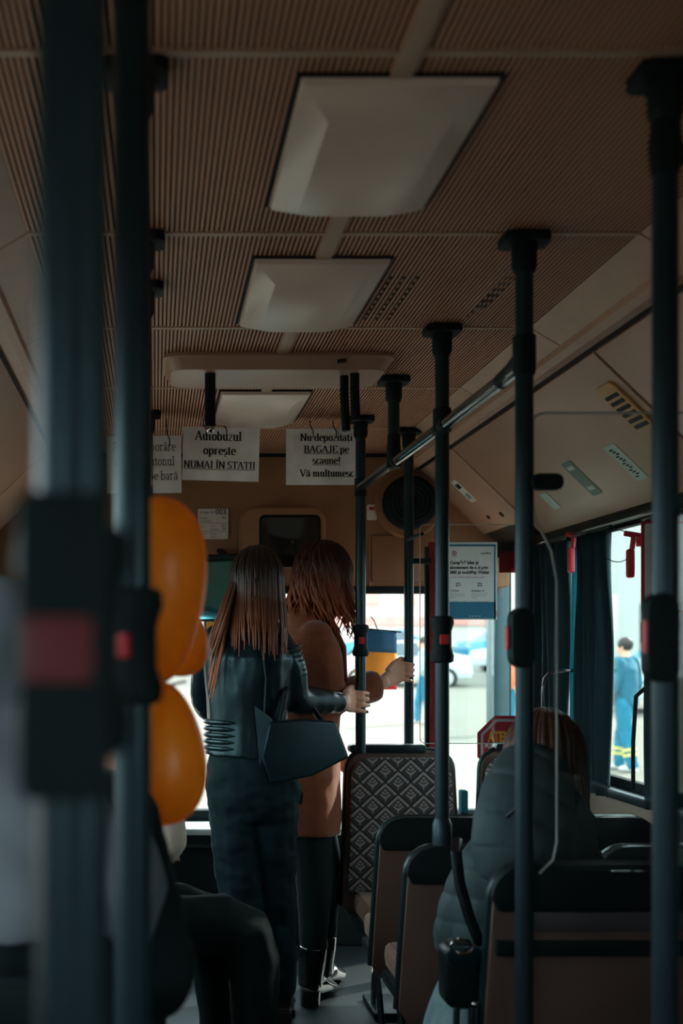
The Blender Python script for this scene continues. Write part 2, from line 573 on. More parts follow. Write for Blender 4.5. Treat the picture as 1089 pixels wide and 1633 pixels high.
# a small serif alphabet: glyph -> (advance, strokes, serif centres); x-height .46, capitals .68
def _glyphs():
    bowl = arc(.25, .23, .17, .22, 0, 360, 18)
    G = {}
    G['o'] = (.5, [bowl], [])
    G['a'] = (.48, [[(.36, .32), (.36, .06), (.44, .02)], arc(.21, .33, .15, .12, 170, 0, 8), arc(.2, .13, .14, .12, 20, 340, 12)], [])
    G['ă'] = (.48, G['a'][1] + [arc(.23, .64, .11, .09, 200, 340, 6)], [])
    G['â'] = (.48, G['a'][1] + [[(.1, .53), (.23, .65), (.36, .53)]], [])
    G['b'] = (.52, [[(.1, .68), (.1, 0)], arc(.25, .23, .17, .22, 150, -150, 14)], [(.07, .68)])
    G['c'] = (.44, [arc(.25, .23, .17, .22, 45, 320, 12)], [])
    G['d'] = (.54, [[(.4, .68), (.4, 0)], arc(.25, .23, .17, .22, 30, 330, 14)], [(.37, .68), (.43, 0)])
    G['e'] = (.46, [arc(.24, .23, .17, .22, 0, 310, 14), [(.08, .25), (.41, .25)]], [])
    G['i'] = (.28, [[(.14, .45), (.14, 0)], [(.14, .62), (.14, .70)]], [(.12, .45), (.14, 0)])
    G['l'] = (.28, [[(.14, .68), (.14, 0)]], [(.12, .68), (.14, 0)])
    G['m'] = (.8, [[(.12, .45), (.12, 0)], arc(.25, .3, .13, .15, 170, 0, 6) + [(.38, 0)], arc(.51, .3, .13, .15, 170, 0, 6) + [(.64, 0)]], [(.1, .45), (.12, 0), (.38, 0), (.64, 0)])
    G['n'] = (.54, [[(.12, .45), (.12, 0)], arc(.26, .29, .14, .16, 170, 0, 6) + [(.4, 0)]], [(.1, .45), (.12, 0), (.4, 0)])
    G['p'] = (.54, [[(.12, .45), (.12, -.2)], arc(.27, .23, .17, .22, 150, -150, 14)], [(.1, .45), (.12, -.2)])
    G['r'] = (.42, [[(.13, .45), (.13, 0)], arc(.27, .3, .14, .14, 170, 50, 6)], [(.11, .45), (.13, 0)])
    G['s'] = (.4, [arc(.2, .34, .12, .11, 40, 250, 8) + arc(.2, .12, .14, .12, 80, -150, 8)], [])
    G['ș'] = (.4, G['s'][1] + [[(.21, -.08), (.17, -.18)]], [])
    G['t'] = (.33, [[(.14, .6), (.14, .1)] + arc(.22, .1, .08, .09, 180, 330, 5), [(.02, .44), (.29, .44)]], [])
    G['ț'] = (.33, G['t'][1] + [[(.19, -.08), (.15, -.18)]], [])
    G['u'] = (.54, [[(.12, .45), (.12, .16)] + arc(.26, .16, .14, .15, 180, 350, 6), [(.4, .45), (.4, 0)]], [(.1, .45), (.38, .45), (.43, 0)])
    G['z'] = (.44, [[(.06, .45), (.38, .45)], [(.37, .45), (.06, 0)], [(.05, 0), (.39, 0)]], [])
    G['A'] = (.7, [[(.06, 0), (.33, .68)], [(.34, .68), (.62, 0)], [(.16, .24), (.52, .24)]], [(.07, 0), (.61, 0)])
    G['N'] = (.72, [[(.12, 0), (.12, .68)], [(.12, .68), (.58, 0)], [(.58, 0), (.58, .68)]], [(.11, 0), (.1, .68), (.58, .68)])
    G['U'] = (.7, [[(.13, .68), (.13, .22)] + arc(.35, .22, .22, .22, 180, 360, 8) + [(.57, .68)]], [(.13, .68), (.57, .68)])
    G['M'] = (.86, [[(.12, 0), (.12, .68)], [(.13, .68), (.42, .04)], [(.42, .04), (.72, .68)], [(.72, .68), (.72, 0)]], [(.12, 0), (.72, 0), (.1, .68), (.74, .68)])
    G['I'] = (.36, [[(.18, 0), (.18, .68)]], [(.18, 0), (.18, .68)])
    G['Î'] = (.36, [[(.18, 0), (.18, .68)], [(.06, .75), (.18, .86), (.3, .75)]], [(.18, 0), (.18, .68)])
    G['S'] = (.54, [arc(.27, .5, .17, .17, 30, 250, 10) + arc(.26, .17, .19, .17, 80, -160, 10)], [])
    G['T'] = (.62, [[(.31, 0), (.31, .68)], [(.04, .67), (.58, .67)], [(.05, .67), (.05, .56)], [(.57, .67), (.57, .56)]], [(.31, 0)])
    G['Ț'] = (.62, G['T'][1] + [[(.33, -.08), (.29, -.18)]], G['T'][2])
    G['B'] = (.62, [[(.14, 0), (.14, .68)], [(.14, .67), (.3, .67)] + arc(.32, .51, .17, .16, 90, -90, 8) + [(.14, .35)], [(.3, .35)] + arc(.34, .175, .19, .175, 90, -90, 8) + [(.14, 0)]], [(.12, 0), (.12, .68)])
    G['G'] = (.68, [arc(.36, .34, .27, .34, 45, 330, 14), [(.58, .3), (.58, .04)]], [(.56, .3)])
    G['J'] = (.46, [[(.3, .68), (.3, .12)] + arc(.18, .12, .12, .12, 0, -170, 6)], [(.3, .68)])
    G['E'] = (.6, [[(.14, 0), (.14, .68)], [(.12, .67), (.52, .67)], [(.14, .35), (.42, .35)], [(.12, .005), (.54, .005)], [(.52, .67), (.52, .56)], [(.54, 0), (.54, .13)]], [])
    G['V'] = (.68, [[(.06, .68), (.33, .02)], [(.34, .02), (.62, .68)]], [(.07, .68), (.61, .68)])
    G['P'] = (.58, [[(.14, 0), (.14, .68)], [(.14, .67), (.3, .67)] + arc(.32, .49, .19, .18, 90, -90, 8) + [(.14, .31)]], [(.12, .68), (.14, 0)])
    G['!'] = (.3, [[(.15, .68), (.15, .2)], [(.15, .08), (.15, 0)]], [])
    G[' '] = (.26, [], [])
    return G
GLY = _glyphs()

def serif(s, size, o, u, v, m, parent, align='CENTER', thick=.115, thin=.05, under=False, name='lettering', sx=.8):
    """thick and thin strokes like a bold book face, laid on the plane (u, v) at o"""
    mb = MB()
    o, u, v = V(o), V(u), V(v)
    w = u.cross(v).normalized()
    v = v * 1.0
    u = u * sx
    W = sum(GLY[c][0] for c in s) * size
    x0 = -W / 2 if align == 'CENTER' else (0 if align == 'LEFT' else -W)
    k = [0]
    def quad(P):
        k[0] += 1
        mb.add([o + u * a + v * b + w * (.0004 + 1e-6 * (k[0] % 40)) for a, b in P], [(0, 1, 2, 3)])
    x = x0
    for c in s:
        adv, strokes, ser = GLY[c]
        for st in strokes:
            def half(i):
                a = st[max(i - 1, 0)]
                b = st[min(i + 1, len(st) - 1)]
                dx, dy = b[0] - a[0], b[1] - a[1]
                l = math.hypot(dx, dy) or 1
                t = (thin + (thick - thin) * abs(dy / l) ** 1.3) / 2
                if dx * dy > 0 and min(abs(dx), abs(dy)) / l > .25 and len(st) == 2:
                    t *= .6                                   # rising diagonals are the thin ones
                return (-dy / l * t, dx / l * t)
            for i in range(len(st) - 1):
                n0, n1 = half(i), half(i + 1)
                a, b = st[i], st[i + 1]
                quad([(x + (a[0] - n0[0]) * size, (a[1] - n0[1]) * size), (x + (b[0] - n1[0]) * size, (b[1] - n1[1]) * size),
                      (x + (b[0] + n1[0]) * size, (b[1] + n1[1]) * size), (x + (a[0] + n0[0]) * size, (a[1] + n0[1]) * size)])
        for px_, sy in ser:
            yy = sy if sy <= 0 else sy - .03
            quad([(x + (px_ - .125) * size, yy * size), (x + (px_ + .125) * size, yy * size), (x + (px_ + .125) * size, (yy + .045) * size), (x + (px_ - .125) * size, (yy + .045) * size)])
        x += adv * size
    if under:
        quad([(x0, -.12 * size), (x0 + W, -.12 * size), (x0 + W, -.075 * size), (x0, -.075 * size)])
    me = bpy.data.meshes.new(name)
    me.from_pydata([tuple(p) for p in mb.v], [], mb.f)
    return link(name, me, m, parent)

# ------------------------------------------------------------------ the bus: floor, ceiling, walls, windows
CZ = 2.25                 # ceiling height
CX = .384                 # centre line of the bus
XR, XL = 1.62, -.852      # side walls
YB, YF = -3.2, 5.36       # rear wall, windscreen
BH = 5.15                 # face of the header above the windscreen

fl = struct(MB().bx(XL - .05, XR + .05, YB, 4.62, -.08, 0).build('floor', M['floor'], None, smooth=0))
MB().bx(XL - .05, 1.05, 4.62, YF, -.08, 0).build('cab_floor', M['floor'], fl, smooth=0)
MB().bx(1.05, XR + .05, 4.62, YF, -.16, -.12).build('door_step', M['floor'], fl, smooth=0)
for k in range(5):
    MB().bx(CX - .36, CX + .36, -1.6 + k * 1.25, -1.6 + k * 1.25 + .012, 0, .004).build('floor_seam', M['rubber'], fl, smooth=0)

# roof skin over everything
prof = [(XL - .06, 1.8), (XL + .0, 2.2), (-.3, 2.36), (CX, 2.40), (1.07, 2.36), (XR, 2.2), (XR + .06, 1.8)]
inn = [(x + (CX - x) * .012, z - .02) for x, z in prof]
roof = MB().prism(prof + inn[::-1], (0, YF + .1, 0), X1, Z1, YF + .1 - YB)
roof = struct(roof.build('ceiling', M['roof'], None, smooth=0))
joints = [1.56 - .72 * 6 - .59, .25, .975, 1.70, 2.44, 3.155, 3.875, 4.585, BH]
RX0, RX1 = -.277, 1.045
pitch = .01068
def rib_panel(y0, y1):
    mb = MB()
    n = int(round((RX1 - RX0) / pitch))
    p = (RX1 - RX0) / n
    pr = []
    for i in range(n):
        x = RX0 + i * p
        pr += [(x, 0), (x + p * .55, 0), (x + p * .60, .009), (x + p * .95, .009)]
    pr.append((RX1, 0))
    vs, fs = [], []
    for (x, z) in pr:
        vs += [(x, y0, CZ + z), (x, y1, CZ + z)]
    for i in range(len(pr) - 1):
        fs.append((2 * i, 2 * i + 1, 2 * i + 3, 2 * i + 2))
    mb.add(vs, fs)
    mb.bx(RX0, RX1, y0, y1, CZ + .011, CZ + .016)
    o = mb.build('rib_panel', [M['ceil'], M['groove_shade']], roof, smooth=0)
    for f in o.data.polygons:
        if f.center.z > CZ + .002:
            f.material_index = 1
    return o
def side_panels(y0, y1, sgn):
    f = lambda x: CX + sgn * (x - CX)
    mb = MB()
    P = [(f(1.046), CZ), (f(1.13), CZ - .05), (f(1.13), CZ - .042), (f(1.046), CZ + .008)]
    mb.prism(P, (0, y1 - .003, 0), X1, Z1, y1 - y0 - .006)
    mb.build('edge_panel', M['ceilstrip'], roof, smooth=0)
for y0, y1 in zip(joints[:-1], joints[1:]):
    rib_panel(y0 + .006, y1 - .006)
    MB().bx(RX0, RX1, y1 - .009, y1 + .009, CZ - .003, CZ + .004).build('joint_strip', M['ceilstrip'], roof, bevel=.001)
    for sg in (1, -1):
        side_panels(y0, y1, sg)
MB().bx(CX - .018, CX + .018, joints[0], BH - .01, CZ - .007, CZ - .0005).build('centre_strip', M['ceilstrip'], roof, bevel=.002)
hb = MB()
for i in range(9):
    for j in range(5):
        hb.bx(.566 + j * pitch * 1.5, .570 + j * pitch * 1.5, 2.72 + i * .042, 2.74 + i * .042, CZ - .0015, CZ - .0002)
for i in range(14):
    y = 2.72 + i * .045
    for j in range(3 if i < 6 else 1):
        hb.bx(.846 + j * pitch - .001 * i, .850 + j * pitch - .001 * i, y, y + .022, CZ - .0015, CZ - .0002)
finish(hb.build('vent_slots', M['rubber'], roof, smooth=0), kind='stuff')

# mouldings, coves
for sg, side in ((1, 'right'), (-1, 'left')):
    f = lambda x: CX + sg * (x - CX)
    y0, y1 = YB, YF - .01
    pr = [(f(1.13), CZ - .05), (f(1.135), CZ - .066), (f(1.155), CZ - .078), (f(1.185), CZ - .077), (f(1.2), CZ - .066), (f(1.2), CZ - .03), (f(1.13), CZ - .03)]
    struct(MB().prism(pr, (0, y1, 0), X1, Z1, y1 - y0).build('trim_%d' % (1 if sg > 0 else 2), M['ceilstrip'], None, smooth=30))
    cv = MB().prism([(f(1.19), CZ - .06), (f(1.60), 1.80), (f(1.64), 1.82), (f(1.24), CZ - .02)], (0, y1, 0), X1, Z1, y1 - y0)
    cv = struct(cv.build('trim_%d' % (3 if sg > 0 else 4), M['joint'], None, smooth=0))
    cj = [-3.1, -1.5, .05, 1.57, 3.09, 4.57, 5.3]
    a, b = V((f(1.205), 0, CZ - .072)), V((f(1.585), 0, 1.812))
    nrm = V((-sg * (a - b).z, 0, -abs((b - a).x))).normalized()
    for ya, yb in zip(cj[:-1], cj[1:]):
        ya += .008
        yb -= .008
        e = (b - a).normalized()
        A, B = a + e * .006, b - e * .004
        if sg > 0 and ya > 4.5:
            B = a + (b - a) * .80
        P = [A + V((0, ya, 0)), A + V((0, yb, 0)), B + V((0, yb, 0)), B + V((0, ya, 0))]
        mb = MB().add([p + nrm * .014 for p in P] + [p - nrm * .01 for p in P], [(0, 1, 2, 3), (7, 6, 5, 4), (0, 4, 5, 1), (1, 5, 6, 2), (2, 6, 7, 3), (3, 7, 4, 0)])
        mb.build('cove_panel', M['cove'], cv, bevel=.004)
    # rail under the cove
    struct(MB().bx(min(f(1.56), f(1.66)), max(f(1.56), f(1.66)), YB, YF - .01, 1.785, 1.822).build('trim_%d' % (5 if sg > 0 else 6), M['black'], None, bevel=.006))

# side walls with window openings
def wall(side, x, openings, zs=.89, zt=1.80):
    s = 1 if side == 'right' else -1
    x0, x1 = (x, x + .05) if s > 0 else (x - .05, x)
    mb = MB()
    ys = YB
    for (a, b, lo) in openings:
        mb.bx(x0, x1, ys, a, -.1, 2.0)
        if lo > 0:
            mb.bx(x0, x1, a, b, -.1, lo)
        mb.bx(x0, x1, a, b, zt, 2.0)
        ys = b
    if ys < YF:
        mb.bx(x0, x1, ys, YF, -.1, 2.0)
    return struct(mb.build('wall_' + side, M['walldark'], None, smooth=0))
OPR = [(-2.9, -1.6, .89), (-1.4, -.1, .89), (.1, 1.5, .89), (1.7, 3.42, .89), (3.60, 4.56, .89), (4.72, 5.30, -.1)]
OPL = [(-2.9, -1.6, .89), (-1.4, -.1, .89), (.1, 1.5, .89), (1.7, 3.0, .89), (3.2, 4.5, .89), (4.75, 5.25, .89)]
wr = wall('right', XR, OPR)
wl = wall('left', XL, OPL)
n = 0
for side, x, ops in (('right', XR, OPR[:5]), ('left', XL, OPL)):
    for (a, b, lo) in ops:
        n += 1
        s = 1 if side == 'right' else -1
        fr = MB()
        xa, xb = (x - .012, x + .02) if s > 0 else (x - .02, x + .012)
        for y in (a, b):
            fr.bx(xa, xb, y - .018, y + .018, .87, 1.80)
        fr.bx(xa, xb, a, b, .87, .905)
        fr.bx(xa, xb, a, b, 1.77, 1.80)
        w = struct(fr.build('window_%d' % n, M['rubber'], None, bevel=.004))
        MB().bx(x + s * .012, x + s * .017, a, b, .9, 1.78).build('pane', M['glass'], w, smooth=0)
        MB().bx(min(x, x - s * .06), max(x, x - s * .06), a, b, .84, .872).build('sill', M['curtainl'] if 0 else M['pole'], w, bevel=.006)
# pale panel below the sill, end and rear walls
MB().bx(XR - .012, XR, 3.5, 4.5, .3, .83).build('wall_panel', M['wall'], wr, bevel=.003)
struct(MB().bx(XL - .05, XR + .05, YB - .05, YB, -.1, 2.4).build('wall_back', M['wall'], None, smooth=0))

# front: header box, windscreen, lower front wall
hd = struct(MB().bx(XL, XR, BH, YF, 1.635, CZ + .1).build('wall_front', M['header'], None, bevel=.02))
MB().bx(XL, XR, BH - .004, BH + .002, CZ - .022, CZ - .006).build('shadow_gap', M['rubber'], hd, smooth=0)
MB().bx(XL, 1.56, BH - .01, BH + .03, 1.605, 1.637).build('header_edge', M['rubber'], hd, bevel=.004)
MB().bx(.985, 1.24, BH - .012, BH + .01, 1.66, 1.87).build('header_hatch', M['header'], hd, bevel=.006)
MB().bx(.975, .981, BH - .004, BH + .01, 1.64, 1.87).build('header_seam', M['cove'], hd, smooth=0)
MB().bx(XL, XR, YF, YF + .06, -.1, .56).build('front_apron', M['walldark'], hd, smooth=0)
ws = MB()
for x in (XL + .02,):
    ws.bx(x - .04, x + .04, YF - .02, YF + .05, .5, 1.66)
ws.bx(XL, XR, YF - .02, YF + .05, .54, .59)
ws = struct(ws.build('window_12', M['rubber'], None, bevel=.005))
MB().bx(XL + .04, XR - .04, YF + .012, YF + .018, .58, 1.66).build('pane', M['glass'], ws, smooth=0)
MB().bx(1.585, 1.66, YF - .07, YF + .06, -.1, 1.66).build('pillar', M['corner'], ws, bevel=.012)

# ------------------------------------------------------------------ ceiling lamps and the roof hatch
def ceiling_lamp(y, label):
    t = thing('ceiling_lamp', label, 'lamp', (CX, y, CZ), 'ceiling lamps along the centre of the roof')
    w, l = .156, .515
    def ring(ix, iy0, iy1, z, ch):
        x0, x1 = CX - w + ix, CX + w - ix
        ya, yb = y + iy0, y + l - iy1
        return [(x0, ya, z), (x1, ya, z), (x1, yb - ch, z), (x1 - ch, yb, z), (x0 + ch, yb, z), (x0, yb - ch, z)]
    R = [ring(0, 0, 0, CZ - .004, .002), ring(.004, .004, .004, CZ - .016, .01), ring(.055, .085, .03, CZ - .037, .03)]
    vs = [p for r in R for p in r]
    fs = [tuple(range(5, -1, -1))]
    for k in range(2):
        for i in range(6):
            fs.append((k * 6 + i, k * 6 + (i + 1) % 6, k * 6 + 6 + (i + 1) % 6, k * 6 + 6 + i))
    fs.append(tuple(range(12, 18)))
    MB().add(vs, fs).build('diffuser', M['diffuser'], t, bevel=.004, smooth=20)
    MB().bx(CX - w - .005, CX + w + .005, y - .006, y + l + .004, CZ - .005, CZ - .0005).build('gasket', M['rubber'], t, smooth=0)
    return t
ceiling_lamp(1.765, 'nearest and largest looking flat white ceiling lamp cover')
ceiling_lamp(2.585, 'middle of the three white ceiling lamp covers, just before the roof hatch')
ceiling_lamp(3.915, 'farthest white ceiling lamp cover, beyond the roof hatch above the paper signs')

t = thing('roof_hatch', 'beige roof hatch tray with rounded ends and hanging dark rods', 'hatch', (CX, 3.4, CZ))
mb = MB()
rings = []
for (w, l, z) in ((.70, .27, CZ - .001), (.705, .275, CZ - .012), (.69, .265, CZ - .016), (.655, .235, CZ - .050), (.62, .2, CZ - .052)):
    rings.append([(a, b, z) for a, b in rrect(w, l, .045, 5, .375, 3.545)])
k = len(rings[0])
fs = [tuple(range(k))]
for i in range(len(rings) - 1):
    for j in range(k):
        fs.append((i * k + j, i * k + (j + 1) % k, (i + 1) * k + (j + 1) % k, (i + 1) * k + j))
fs.append(tuple((len(rings) - 1) * k + j for j in range(k)))
mb.add([p for r in rings for p in r], fs)
mb.build('tray', M['cove'], t, smooth=25)
for (x, y, z1, r, tilt) in ((.168, 3.47, 2.038, .017, 0), (.585, 3.50, 2.028, .0135, .006), (.612, 3.47, 2.055, .0145, .003)):
    MB().tube([(x, y, CZ - .02), (x, y, (CZ + z1) / 2), (x + tilt, y, z1)], r, 14).build('hanging_rod', M['rubber'], t)
MB().ell((.168, 3.47, 2.03), (.014, .014, .016)).build('rod_tip', M['chrome'], t)
MB().tube([(.55, 3.41, CZ - .03), (.575, 3.41, CZ - .026)], .006).build('latch', M['joint'], t)

# ------------------------------------------------------------------ poles and rails
def stop_unit(parent, x, y, z, r, sc=1.0, ang=-90):
    """two black collars with a red push button between them"""
    h = .065 * sc
    MB().lathe([(r + .004, -h), (r + .011, -h + .004), (r + .013, -h * .7), (r + .006, -h * .35), (r + .006, h * .35), (r + .013, h * .7), (r + .011, h - .004), (r + .004, h)], (x, y, z), Z1, 20).build('button_collar', M['rubber'], parent)
    d = V((math.cos(math.radians(ang)), math.sin(math.radians(ang)), 0))
    a = V((-d.y, d.x, 0))
    b = MB().prism(rrect(.024 * sc, .027 * sc, .003), V((x, y, z)) + d * (r + .001), a, Z1, .009)
    b.build('push_button', M['red'], parent, bevel=.0015)

def flange(parent, x, y, top=CZ):
    MB().prism(rrect(.10, .085, .02), (x, y, top - .022), X1, Y1, .020).build('ceiling_flange', M['rubber'], parent, bevel=.004)
    MB().lathe([(.03, -.022), (.028, -.04), (.027, -.045), (.028, -.075), (.0235, -.082), (.021, -.10)], (x, y, top), Z1, 20).build('socket', M['rubber'], parent) if 0 else \
        MB().tube([(x, y, top - .02), (x, y, top - .045), (x, y, top - .07), (x, y, top - .082)], [.029, .027, .027, .022], 20).build('socket', M['rubber'], parent)

PR = .0195
def grab_pole(label, x, y, z0, m='pole', button=None, r=PR, ang=-90, base=True, sc=1.0, cap=True):
    t = thing('grab_pole', label, 'pole', (x, y, z0), 'grab poles from floor or seat to the bus ceiling')
    MB().tube([(x, y, z0), (x, y, (z0 + CZ) / 2), (x, y, CZ - .03)], r, 22).build('tube', M[m], t)
    if cap:
        flange(t, x, y)
    if base and z0 < .02:
        MB().tube([(x, y, 0), (x, y, .02), (x, y, .05)], [.05, .035, r + .002], 20).build('floor_socket', M['rubber'], t)
    if button:
        stop_unit(t, x, y, button, r, sc, ang)
    return t
p0 = grab_pole('thick blurred black pole nearest the camera with a dim red stop button', -.0465, .64, 0, button=1.355, r=.0212)
MB().prism(rrect(.048, .165, .01), (-.049, .615, 1.352), X1, Z1, .02).build('validator_box', M['rubber'], p0, bevel=.004)
MB().prism(rrect(.037, .034, .003), (-.052, .5945, 1.350), X1, Z1, .003).build('red_band', M['dimred'], p0, bevel=.001)
grab_pole('second blurred black pole beside the orange balloons', -.024, 1.2, 0, button=1.354, sc=.95, r=.0195, ang=-122)
p = grab_pole('black pole on the window side nearest the camera, cut by the picture edge', .79, 1.75, 0)
MB().tube([(.79, 1.75, 2.17), (.79, 1.75, 2.13), (.79, 1.75, 2.085)], [.021, .025, .021], 18).build('tee_joint', M['rubber'], p)
MB().tube([(.80, 1.75, 2.11), (.9, 1.75, 2.165), (1.15, 1.75, 2.18)], .0165, 16).build('cross_rail', M['rail'], p)
pb = MB().prism(rrect(.05, .135, .022), (.765, 1.73, 1.368), X1, Z1, .034)
pb.build('stop_button_box', M['rubber'], p, bevel=.006)
MB().prism(rrect(.012, .05, .004), (.741, 1.705, 1.37), Y1, Z1, -.004).build('push_button', M['red'], p)
p1 = grab_pole('tall floor to ceiling pole in front of the hooded passenger carrying the acrylic screen', .80, 2.45, 0)
MB().tube([(.80, 2.45, 2.03), (.80, 2.45, 1.96), (.80, 2.45, 1.945)], [.025, .025, .022], 18).build('rail_joint', M['rubber'], p1)
MB().prism(rrect(.05, .128, .024), (.779, 2.43, 1.375), X1, Z1, .045).build('stop_button_box', M['rubber'], p1, bevel=.008)
MB().prism(rrect(.02, .05, .006), (.752, 2.41, 1.375), Y1, Z1, -.004).build('push_button', M['red'], p1)
MB().prism(rrect(.068, .036, .016), (.840, 2.434, 1.71), X1, Z1, .02).build('screen_clamp', M['rubber'], p1, bevel=.003)
MB().tube([(.858, 2.432, 1.71), (.858, 2.426, 1.71)], .009, 14).build('clamp_screw', M['walldark'], p1)
p2 = grab_pole('pole between the hooded passenger and the patterned seat, with a red button at shoulder height', .797, 3.14, .80, button=1.378, base=False)
MB().tube([(.797, 3.14, .80), (.797, 3.14, .865), (.797, 3.14, .88)], [.027, .027, .021], 18).build('seat_socket', M['pole'], p2)
MB().tube([(.797, 3.14, 2.02), (.797, 3.14, 1.955)], .025, 18).build('rail_joint', M['rubber'], p2)
p3 = grab_pole('slim pole held by the woman in the leather jacket, with a red button', .792, 4.36, .95, button=1.385, base=False, sc=.95)
MB().tube([(.792, 4.36, 2.01), (.792, 4.36, 1.94)], .024, 16).build('rail_joint', M['rubber'], p3)
p4 = grab_pole('short hanger pole between ceiling and the long glossy handrail', .787, 3.73, 1.99, base=False)
MB().tube([(.787, 3.73, 2.06), (.787, 3.73, 1.99), (.787, 3.73, 1.95)], [.021, .024, .024], 16).build('rail_joint', M['rubber'], p4)
p5 = grab_pole('dark pole by the front door held by the woman in the brown coat', 1.032, 4.6, 0, base=True)
MB().bx(1.05, 1.122, 4.59, 4.61, 1.70, 1.722).build('door_bracket', M['rubber'], p5, bevel=.003)
for y, lab in ((1.74, 'pole hidden behind the second blurred pole, its ceiling flange showing nearest'), (2.45, 'pole hidden behind the balloons, its ceiling flange showing second'),
               (2.78, 'pole hidden behind the balloons, its ceiling flange showing third'), (4.27, 'pole hidden behind the balloons, its small ceiling flange showing farthest')):
    grab_pole(lab, -.03, y, 0)

t = thing('handrail', 'long glossy dark handrail running overhead along the window side poles', 'rail', (.79, 2.46, 1.97))
MB().tube([(.797, 2.466, 1.968), (.795, 3.1, 1.968), (.789, 3.73, 1.969), (.787, 4.345, 1.972)], .0175, 20).build('rail_tube', M['rail'], t)
MB().tube([(.797, 2.455, 1.985), (.797, 2.52, 1.972), (.796, 2.60, 1.968)], [.02, .02, .0185], 16).build('end_sleeve', M['rubber'], t)
MB().tube([(.795, 3.08, 1.968), (.795, 3.18, 1.968)], .02, 16).build('joint_sleeve', M['rubber'], t)
MB().tube([(.789, 3.69, 1.969), (.789, 3.77, 1.969)], .02, 16).build('joint_sleeve', M['rubber'], t)
t = thing('handrail', 'dark handrail above the poles behind the balloons, mostly hidden', 'rail', (-.03, 1.76, 1.97))
MB().tube([(-.03, 1.76, 1.97), (-.03, 2.6, 1.97), (-.03, 4.25, 1.97)], .017, 14).build('rail_tube', M['rail'], t)

# ------------------------------------------------------------------ acrylic screens
t = thing('acrylic_screen', 'tall clear acrylic screen with rounded corners clamped to the pole behind the hooded passenger', 'screen', (.84, 2.46, .86))
edge = [(1.9, 1.866), (.845, 1.866), (.828, 1.86), (.822, 1.845), (.822, 1.66), (.832, 1.625), (.862, 1.565), (.874, 1.50), (.874, .93), (.866, .892), (.836, .862)]
edge = [(min(x, 1.57), z) for x, z in edge]
body = edge[:-1] + [(.85, .87), (1.57, .862)]
MB().prism(body[::-1], (0, 2.462, 0), X1, Z1, .005).build('sheet', M['plexi'], t, smooth=0)
MB().tube([(x, 2.4595, z) for x, z in edge], .0026, 6).build('polished_edge', M['plexiedge'], t)
t = thing('acrylic_screen', 'smaller clear acrylic screen above the patterned seat carrying the ticket poster', 'screen', (1.2, 4.33, .97))
pl = rrect(.40, .84, .02, 4, 1.215, 1.41)
MB().prism(pl, (0, 4.335, 0), X1, Z1, .005).build('sheet', M['plexi'], t, smooth=0)
MB().tube([(x, 4.333, z) for x, z in pl + pl[:1]], .0018, 6).build('polished_edge', M['plexiedge'], t)
for z in (1.79,):
    MB().bx(1.015, 1.032, 4.34, 4.575, z, z + .012).build('screen_bracket', M['rubber'], t, bevel=.003)

# ------------------------------------------------------------------ seats
def seat_outline(w, z0, zt, x, rtop=.085, flare=.02):
    P = []
    h = w / 2
    for i in range(7):
        a = math.radians(90 * i / 6)
        P.append((x + h - rtop + rtop * math.cos(a), zt - rtop * .9 + rtop * .9 * math.sin(a)))
    for i in range(7):
        a = math.radians(90 + 90 * i / 6)
        P.append((x - h + rtop + rtop * math.cos(a), zt - rtop * .9 + rtop * .9 * math.sin(a)))
    P += [(x - h - flare * .6, (z0 + zt) / 2 - .05), (x - h - flare, z0 + .04), (x - h - flare + .03, z0), (x + h + flare - .03, z0), (x + h + flare, z0 + .04), (x + h + flare * .6, (z0 + zt) / 2 - .05)]
    return P

def shear(mb, z0, k):
    for p in mb.v:
        p.y += -k * (p.z - z0)
    return mb

